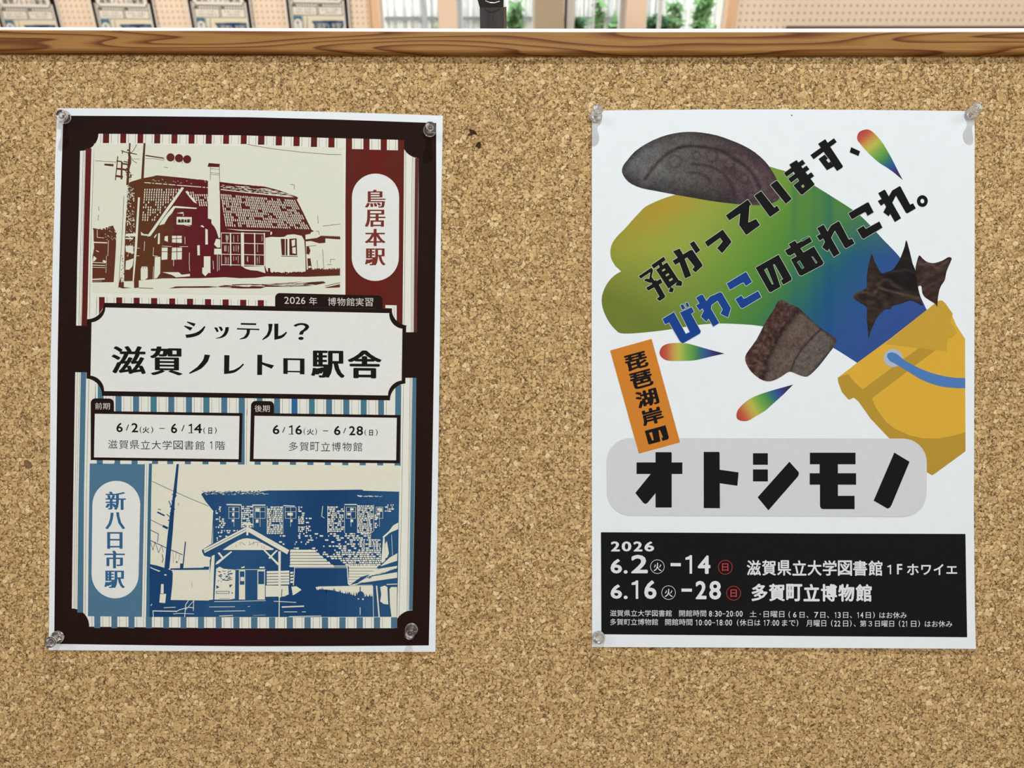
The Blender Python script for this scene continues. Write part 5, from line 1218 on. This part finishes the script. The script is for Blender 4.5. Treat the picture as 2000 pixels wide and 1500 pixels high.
run('第３日曜日', 1677.6, 1743.8, 1210.2, 1222.8); par('(', 1753, 1210, 1223); digits('21', 1758.6, 1771, 1211, 1222.4); gg('日', 1776.6, 1786.8, 1211, 1222.8); par(')', 1790.4, 1210, 1223); run('はお休み', 1803.4, 1856.4, 1210.6, 1223)
pr.disc(1545.6, 226, 1.3, 2, C(40, 40, 42), n=8); pr.disc(1545.6, 226.2, .8, 3, C(40, 40, 42), n=8)
pr.build('printed_notice_panel', p2, P2O, h2, M['ink'])

# ------------------------------------------------------------------ push pins
def world_of(x, y, z):       # a point seen at photo pixel (x, y), z in front of the paper plane
    a, b = px2(x, y, z); return Vector((a, b, z))
PROF = [(0, .0002), (.0046, .0002), (.0049, .0006), (.0049, .0013), (.0045, .0017), (.0034, .0022), (.0027, .0033), (.0023, .0052), (.0023, .0072), (.0026, .0088), (.0033, .0102), (.0038, .0110), (.0040, .0122), (.0040, .0134), (.0037, .0143), (.0031, .0147), (.0028, .0143), (0, .0142)]
def make_pin():
    root = bpy.data.objects.new('push_pin', None); COL.objects.link(root); root.empty_display_size = .01
    bm = bmesh.new(); lathe(bm, PROF, 40); o = bm_obj('pin_head', bm, M['plastic'], root, True)
    bm = bmesh.new(); lathe(bm, [(0, .0075), (.0005, .0075), (.0005, -.008), (.0002, -.0105), (0, -.0108)], 12); o = bm_obj('pin_needle', bm, M['needle'], root, True)
    return root
pin0 = make_pin()
PINS = [((126.4, 229.6), (121.6, 225), 'clear push pin at the top left corner of the station poster', h1),
        ((839.4, 255.4), (840.3, 247.6), 'clear push pin at the top right corner of the station poster', h1),
        ((112.7, 1244), (97.5, 1255), 'clear push pin at the bottom left corner of the station poster, leaning outward', h1),
        ((803.7, 1229.2), (800, 1239.4), 'clear push pin inside the bottom right corner of the station poster', h1),
        ((1163.4, 228), (1168, 213), 'clear push pin at the top left corner of the bucket poster', h2),
        ((1896.8, 222.8), (1908, 210.4), 'clear push pin at the top right corner of the bucket poster, leaning outward', h2),
        ((1169.3, 1244.6), (1168.3, 1246.6), 'clear push pin at the bottom left corner of the bucket poster', h2)]
for i, (b_, h_, lab, hf) in enumerate(PINS):
    if i == 0: r_ = pin0
    else:
        r_ = pin0.copy(); COL.objects.link(r_)
        for c_ in list(pin0.children):
            k = c_.copy(); COL.objects.link(k); k.parent = r_
    base = world_of(b_[0], b_[1], .0008 + hf(*b_)); top = world_of(h_[0], h_[1], .0145)
    ax = (top - base).normalized()
    q = Vector((0, 0, 1)).rotation_difference(ax).to_matrix().to_4x4()
    # rest the flange on the paper however the pin leans
    tilt = math.sin(ax.angle(Vector((0, 0, 1)))) * .0044
    base.z = hf(*b_) + .0002 + tilt * .8
    r_.matrix_world = BM @ Matrix.Translation(base) @ q
    tag(r_, lab, 'push pin', 'clear push pins holding the posters')

# ------------------------------------------------------------------ black metal clip standing on the top edge
clip = empty('binder_clip', BM @ Matrix.Translation(px2(961, 60) + (CORKZ - .006,)))
tag(clip, 'glossy black metal clip standing up on the top edge of the cork board', 'clip')
def clipmesh(name, polys, mat, th=.0009):
    bm = bmesh.new()
    for pts in polys:
        a = [bm.verts.new(p) for p in pts]; nn = (Vector(pts[1]) - Vector(pts[0])).cross(Vector(pts[2]) - Vector(pts[0])).normalized() * th
        b = [bm.verts.new(Vector(p) - nn) for p in pts]
        bm.faces.new(a); bm.faces.new(list(reversed(b)))
        for i in range(len(a)):
            j = (i + 1) % len(a); bm.faces.new((a[j], a[i], b[i], b[j]))
    bmesh.ops.recalc_face_normals(bm, faces=bm.faces)
    return bm_obj(name, bm, mat, clip)
def cl(x, y, z=.007):
    k = (D - z - (CORKZ - .006)) / D
    ax_, ay_ = (x - 1000) * S * k, (750 - y) * S * k; o0 = px2(961, 60)
    return (ax_ - o0[0], ay_ - o0[1], z)
clipmesh('front_plate', [[cl(938, 78), cl(984.4, 78), cl(983.4, 14), cl(936.8, 15)]], M['black_metal'])
clipmesh('side_plate', [[cl(984.4, 78, .0068), cl(990, 78, .002), cl(989, 13, .002), cl(983.6, 14, .0068)], [cl(984.4, 78, -.006), cl(938, 78, -.006), cl(937, 15, -.006), cl(983.4, 14, -.006)]], M['black_metal'])
clipmesh('spring_fold', [[cl(937, 15, .0064), cl(983.4, 14, .0064), cl(984, -14, .0105), cl(929, -14, .0105)]], M['black_metal'])
clipmesh('spring_fold', [[cl(929, -14, .0095), cl(984, -14, .0095), cl(984, -60, .004), cl(931, -60, .004)]], M['black_metal'])
bm = bmesh.new()
pts = [cl(948, 2, .0105), cl(956, 5.5, .011), cl(966, 6.2, .011), cl(976, 3, .0105)]
for a, b in zip(pts, pts[1:]):
    a, b = Vector(a), Vector(b); d = (b - a).normalized(); s1 = d.orthogonal().normalized(); s2 = d.cross(s1); ra = []
    for p in (a, b): ra.append([bm.verts.new(p + (s1 * math.cos(k * 1.0472) + s2 * math.sin(k * 1.0472)) * .0005) for k in range(6)])
    for k in range(6): bm.faces.new((ra[0][k], ra[0][(k + 1) % 6], ra[1][(k + 1) % 6], ra[1][k]))
bm_obj('wire_loop', bm, M['steel'], clip)

# ------------------------------------------------------------------ the room beyond
def at(px, H, z=None, py=None):
    """a point of the room at horizontal distance H from the eye, seen in column px at height z (relative to the eye)"""
    if z is None: z = H * ((750 - py) / FPX * math.cos(PITCH) - math.sin(PITCH)) / (math.cos(PITCH) + (750 - py) / FPX * math.sin(PITCH))
    zc = H * math.cos(PITCH) - z * math.sin(PITCH)
    return Vector(((px - 1000) / FPX * zc, H, EYE.z + z))
HW = 3.95
FL, CE = 0.0, CEIL
YB = HW + .02
def wx(px, H=HW): return at(px, H, -.15).x
struct = lambda o: tag(o, kind='structure')
RX0, RX1, RY0 = -4.2, 4.2, -3.0
struct(box_obj('floor', (RX0, RX1, RY0, 4.1, -.05, 0), M['floor']))
struct(box_obj('ceiling', (RX0, RX1, RY0, 4.1, CE, CE + .05), M['ceiling']))
struct(box_obj('wall_left', (RX0 - .1, RX0, RY0, 4.1, 0, CE), M['wall']))
struct(box_obj('wall_right', (RX1, RX1 + .1, RY0, 4.1, 0, CE), M['wall']))
struct(box_obj('wall_front', (RX0, RX1, RY0 - .1, RY0, 0, CE), M['wall']))
# back wall: solid left and right, a parapet and header with the window bays between
xa, xb = wx(737), wx(1423)
bm = bmesh.new()
box(bm, RX0, xa, HW, HW + .15, 0, CE); box(bm, xb, RX1, HW, HW + .15, 0, CE)
box(bm, xa, xb, HW, HW + .15, 0, .55); box(bm, xa, xb, HW, HW + .15, 2.35, CE)
struct(bm_obj('wall_back', bm, M['wall']))
# pillars between the bays
def pillar(name, a, b, H, dep, mat, z0=.55, z1=2.35):
    return struct(box_obj(name, (wx(a, H), wx(b, H), H, H + dep, z0, z1), mat))
pillar('trim_1', 857, 890, HW - .01, .15, M['pillar_peach'])
pillar('trim_2', 1045, 1102, HW - .10, .25, M['pillar_grey'], 0, CE)
pillar('trim_3', 1226, 1262, HW - .01, .15, M['pillar_peach'])
pillar('trim_4', 724.5, 738.5, HW - .03, .18, M['wood_trim'])
pillar('trim_5', 1422, 1434.5, HW - .03, .18, M['wood_trim'])
# windows: frame members and a pane each
def window(n, a, b, members, mull=None):
    r = empty('window_%d' % n, Matrix.Translation((wx((a + b) / 2), HW + .05, .55))); tag(r, kind='structure')
    ox = wx((a + b) / 2)
    for (p, q, mt, dy) in members:
        box_obj('window_frame', (wx(p) - ox, wx(q) - ox, dy, dy + .045, 0, 1.80), mt, r, .002)
    box_obj('window_rail', (wx(a) - ox, wx(b) - ox, .002, .042, 0, .05), M['alu'], r); box_obj('window_rail', (wx(a) - ox, wx(b) - ox, .002, .042, 1.75, 1.80), M['alu'], r)
    box_obj('window_pane', (wx(a) - ox, wx(b) - ox, .02, .024, .05, 1.75), M['glass'], r)
    return r
window(1, 738.5, 857, [(738.5, 744, M['alu'], 0), (820, 828.5, M['alu_blue'], .01), (853, 857, M['alu'], 0)])
window(2, 890, 1045, [(890, 893.5, M['alu'], 0), (893.5, 901, M['alu_blue'], .01), (1040, 1045, M['alu'], 0)])
window(3, 1102, 1226, [(1104.2, 1108, M['dark_seal'], -.03), (1108.2, 1123.6, M['alu'], -.02), (1163, 1165, M['alu'], .01), (1213, 1217, M['alu'], 0), (1217, 1226, M['alu'], .01)])
window(4, 1262, 1422, [(1262, 1268, M['alu'], 0), (1293, 1298, M['alu'], .01), (1417, 1422, M['alu'], 0)])

# pegboards
def pegboard(lab, x0, x1, H, z0, z1):
    r = empty('pegboard', Matrix.Translation((x0, H, z0))); tag(r, lab, 'pegboard')
    box_obj('perforated_panel', (0, x1 - x0, -.012, 0, 0, z1 - z0), M['peg'], r)
    box_obj('edge_strip', (-.014, 0, -.018, 0, 0, z1 - z0), M['wood_trim'], r); box_obj('edge_strip', (x1 - x0, x1 - x0 + .014, -.018, 0, 0, z1 - z0), M['wood_trim'], r)
    return r
pegboard('cream pegboard on the far wall left of the windows, behind the hanging flyers', wx(-170), wx(719), HW - .002, .60, 2.3)
HR = 3.24
pegboard('cream pegboard standing to the right of the windows above the dark cabinet', wx(1437.5, HR), wx(2160, HR), HR, .30, 2.2)
for sx in (wx(1437.5, HR) + .03, wx(2160, HR) - .06):
    box_obj('support_post', (sx - wx(1437.5, HR), sx - wx(1437.5, HR) + .03, .0, .03, -.30, 1.9), M['wood_trim'], bpy.data.objects['pegboard.001'])

# copies of the station poster hanging on the far pegboard
def copy_poster(lab, px, py, rz, ry=0):
    r = p1.copy(); COL.objects.link(r)
    for c_ in p1.children:
        k = c_.copy(); COL.objects.link(k); k.parent = r
    # the lower border of the title plate (photo 473, 778) lands at the given spot
    t = at(px, HW - .030, py=py)
    loc = Matrix(((1, 0, 0, 0), (0, 0, -1, 0), (0, 1, 0, 0), (0, 0, 0, 1)))
    off = Vector(((480 - 473) * S, 0, (778 - 745) * S))
    r.matrix_world = Matrix.Translation(t + off) @ Matrix.Rotation(math.radians(rz), 4, 'Y') @ loc
    tag(r, lab, 'poster', 'small station posters on the far pegboard')
    return r
copy_poster('station poster cut by the left edge of the photo, on the far pegboard', 49.5, 16.0, -.0)
copy_poster('station poster on the far pegboard, second from the left', 238.5, 14.6, -.0)
copy_poster('station poster on the far pegboard, third from the left', 426.5, 11.6, -.0)
copy_poster('station poster on the far pegboard, nearest to the windows', 617.5, 7.4, -.0)

# dark cabinet in front of the right pegboard
cab = empty('cabinet', Matrix.Translation((1.5, 2.7, 0))); tag(cab, 'low cabinet with a dark grey top in front of the right pegboard', 'cabinet')
ztop = at(1700, 3.19, py=50.5).z
bm = bmesh.new()
vt = [(at(1536, 3.19, ztop - EYE.z).x - 1.5, 3.19 - 2.7), (2.6 - 1.5, 3.19 - 2.7), (2.6 - 1.5, -.25), (.80 - 1.5, -.25)]
def prism(bm, vt, z0, z1):
    a = [bm.verts.new((x, y, z0)) for x, y in vt]; b = [bm.verts.new((x, y, z1)) for x, y in vt]
    bm.faces.new(b); bm.faces.new(list(reversed(a)))
    for i in range(len(vt)):
        j = (i + 1) % len(vt); bm.faces.new((a[i], a[j], b[j], b[i]))
    bmesh.ops.recalc_face_normals(bm, faces=bm.faces)
prism(bm, vt, ztop - .03, ztop); bm_obj('cabinet_top', bm, M['cabinet'], cab)
bm = bmesh.new(); prism(bm, [(x * .97 + .03, y * .97) for x, y in vt], .04, ztop - .03); bm_obj('cabinet_body', bm, M['alu'], cab)
bm = bmesh.new(); prism(bm, [(x * .93 + .06, y * .93) for x, y in vt], 0, .04); bm_obj('plinth', bm, M['cabinet'], cab)

# ceiling fittings; the five panels are unseen housings for the added fill lamps
def fitting(lab, x, y, sx, sy):
    r = empty('ceiling_light', Matrix.Translation((x, y, CE))); tag(r, lab, 'ceiling light')
    bm = bmesh.new(); box(bm, -sx / 2 - .03, sx / 2 + .03, -sy / 2 - .03, sy / 2 + .03, -.045, 0); bm_obj('lamp_housing', bm, M['alu'], r)
for lab, x, y in (('added fill panel above the front left of the room', -1.7, -1.3), ('added fill panel above the front right of the room', 1.7, -1.3), ('added fill panel near the windows on the left', -1.7, 2.6), ('added fill panel near the windows on the right', 1.7, 2.6), ('added fill panel behind the viewer in the middle', 0, -1.5)): fitting(lab, x, y, 1.15, .55)
fitting('small square downlight right above the cork board', .20, .32, .07, .07)

# ------------------------------------------------------------------ outside: ground, reed fence, plants
M['reed'] = noise_over(newmat('weathered_reed', C(214, 216, 214), .5), .25, 30, stretch=(6, 6, .4))
M['reed_shadow'] = noise_over(newmat('shadow_band_grey', C(110, 112, 112), .5), .2, 30)  # dark grey for the shadow painted across the reeds
M['leaf'] = noise_over(newmat('leaf_green', C(104, 138, 92), .7, spec=.1), .35, 9)
M['leaf_dark'] = noise_over(newmat('leaf_dark_green', C(62, 92, 60), .7, spec=.1), .35, 9)
M['soil'] = noise_over(newmat('garden_soil', C(128, 122, 108), .95), .2, 8)
struct(box_obj('ground', (-6, 8, 4.15, 9, -.06, -.01), M['soil']))
FY = 5.3
fence = empty('reed_fence', Matrix.Translation((0, FY, 0))); tag(fence, 'pale fence of upright reeds with a dark painted shadow band, seen through the windows', 'fence')
rr = random.Random(21)
x = wx(700, FY); reed_me = []
for v in range(6):
    bm = bmesh.new(); n = 7; rad = rr.uniform(.009, .014); r0 = [bm.verts.new((rad * math.cos(6.283 * i / n), rad * math.sin(6.283 * i / n), 0)) for i in range(n)]
    r1 = [bm.verts.new((rad * .8 * math.cos(6.283 * i / n) + rr.uniform(-.004, .004), rad * .8 * math.sin(6.283 * i / n), rr.uniform(2.0, 2.12))) for i in range(n)]
    for i in range(n): bm.faces.new((r0[i], r0[(i + 1) % n], r1[(i + 1) % n], r1[i]))
    bm.faces.new(r1); me = bpy.data.meshes.new('reed'); bm.normal_update(); bm.to_mesh(me); bm.free()
    me.materials.append([M['reed'], M['reed'], noise_over(newmat('reed_tone_%d' % v, C(*[(196, 198, 200), (226, 226, 220), (180, 184, 184)][v % 3]), .5), .2, 30, stretch=(6, 6, .4))][v % 3]); reed_me.append(me)
nre = 0
while x < wx(1460, FY) and nre < 290:
    o = bpy.data.objects.new('reed', reed_me[rr.randrange(6)]); COL.objects.link(o); o.parent = fence
    o.location = (x, rr.uniform(-.008, .008), 0); x += rr.uniform(.0085, .0165); nre += 1
box_obj('shadow_band', (wx(700, FY), wx(1290, FY), -.035, -.017, at(900, FY, py=39).z, at(900, FY, py=32).z), M['reed_shadow'], fence)  # dark strip standing in for the shadow band on the fence
struct(box_obj('trim_6', (-4, 6, FY + .06, FY + .12, 0, 2.3), M['reed']))

def plant(lab, px, H, py_top, spread, n, mat, seed):
    t = at(px, H, py=py_top); r = empty('shrub', Matrix.Translation((t.x, H, 0))); tag(r, lab, 'shrub')
    r2 = random.Random(seed); bm = bmesh.new()
    for k in range(n):
        a = r2.random() * 6.283; rad = spread * math.sqrt(r2.random()); z = t.z - abs(r2.gauss(0, .14)) - rad * .7
        c_ = Vector((rad * math.cos(a), rad * .5 * math.sin(a), z)); u = Vector((r2.gauss(0, 1), r2.gauss(0, 1), r2.gauss(0, .7))).normalized(); v = u.orthogonal().normalized() * .38
        L_ = r2.uniform(.03, .06)
        q = [bm.verts.new(c_ - u * L_), bm.verts.new(c_ + v * L_), bm.verts.new(c_ + u * L_), bm.verts.new(c_ - v * L_)]
        bm.faces.new(q)
    tag(bm_obj('foliage', bm, mat, r), kind='stuff')
    bm = bmesh.new()
    for k in range(4):
        x = r2.uniform(-.03, .03); box(bm, x - .006, x + .006, -.006 + k * .01, .006 + k * .01, -.01, t.z - .08)
    bm_obj('stem', bm, M['soil'], r)
for k, (lab, px, H, py, sp, n, mt) in enumerate([
        ('leafy shrub outside the second window beside the black clip', 1006, 4.7, 4, .035, 70, 'leaf'),
        ('small green shrub at the right end of the first window', 853, 4.7, 46, .05, 40, 'leaf'),
        ('dark green shrub at the left of the third window', 1128, 4.6, 28, .035, 90, 'leaf_dark'),
        ('tall thin shrub in the middle of the third window', 1172, 5.0, 0, .03, 45, 'leaf'),
        ('shrub at the right of the third window', 1202, 4.7, 27, .03, 60, 'leaf'),
        ('dark bushy shrub at the left of the fourth window', 1287, 4.6, 27, .05, 170, 'leaf_dark'),
        ('light climbing plant in the middle of the fourth window', 1318, 5.0, 0, .05, 60, 'leaf'),
        ('tall bright green climber at the right of the fourth window', 1376, 5.0, -10, .045, 150, 'leaf'),
        ('low green shrub at the right edge of the fourth window', 1400, 4.5, 46, .05, 110, 'leaf')]): plant(lab, px, H, py, sp, n, M[mt], 50 + k)

bpy.data.objects.remove(_to); bpy.data.curves.remove(_tc)
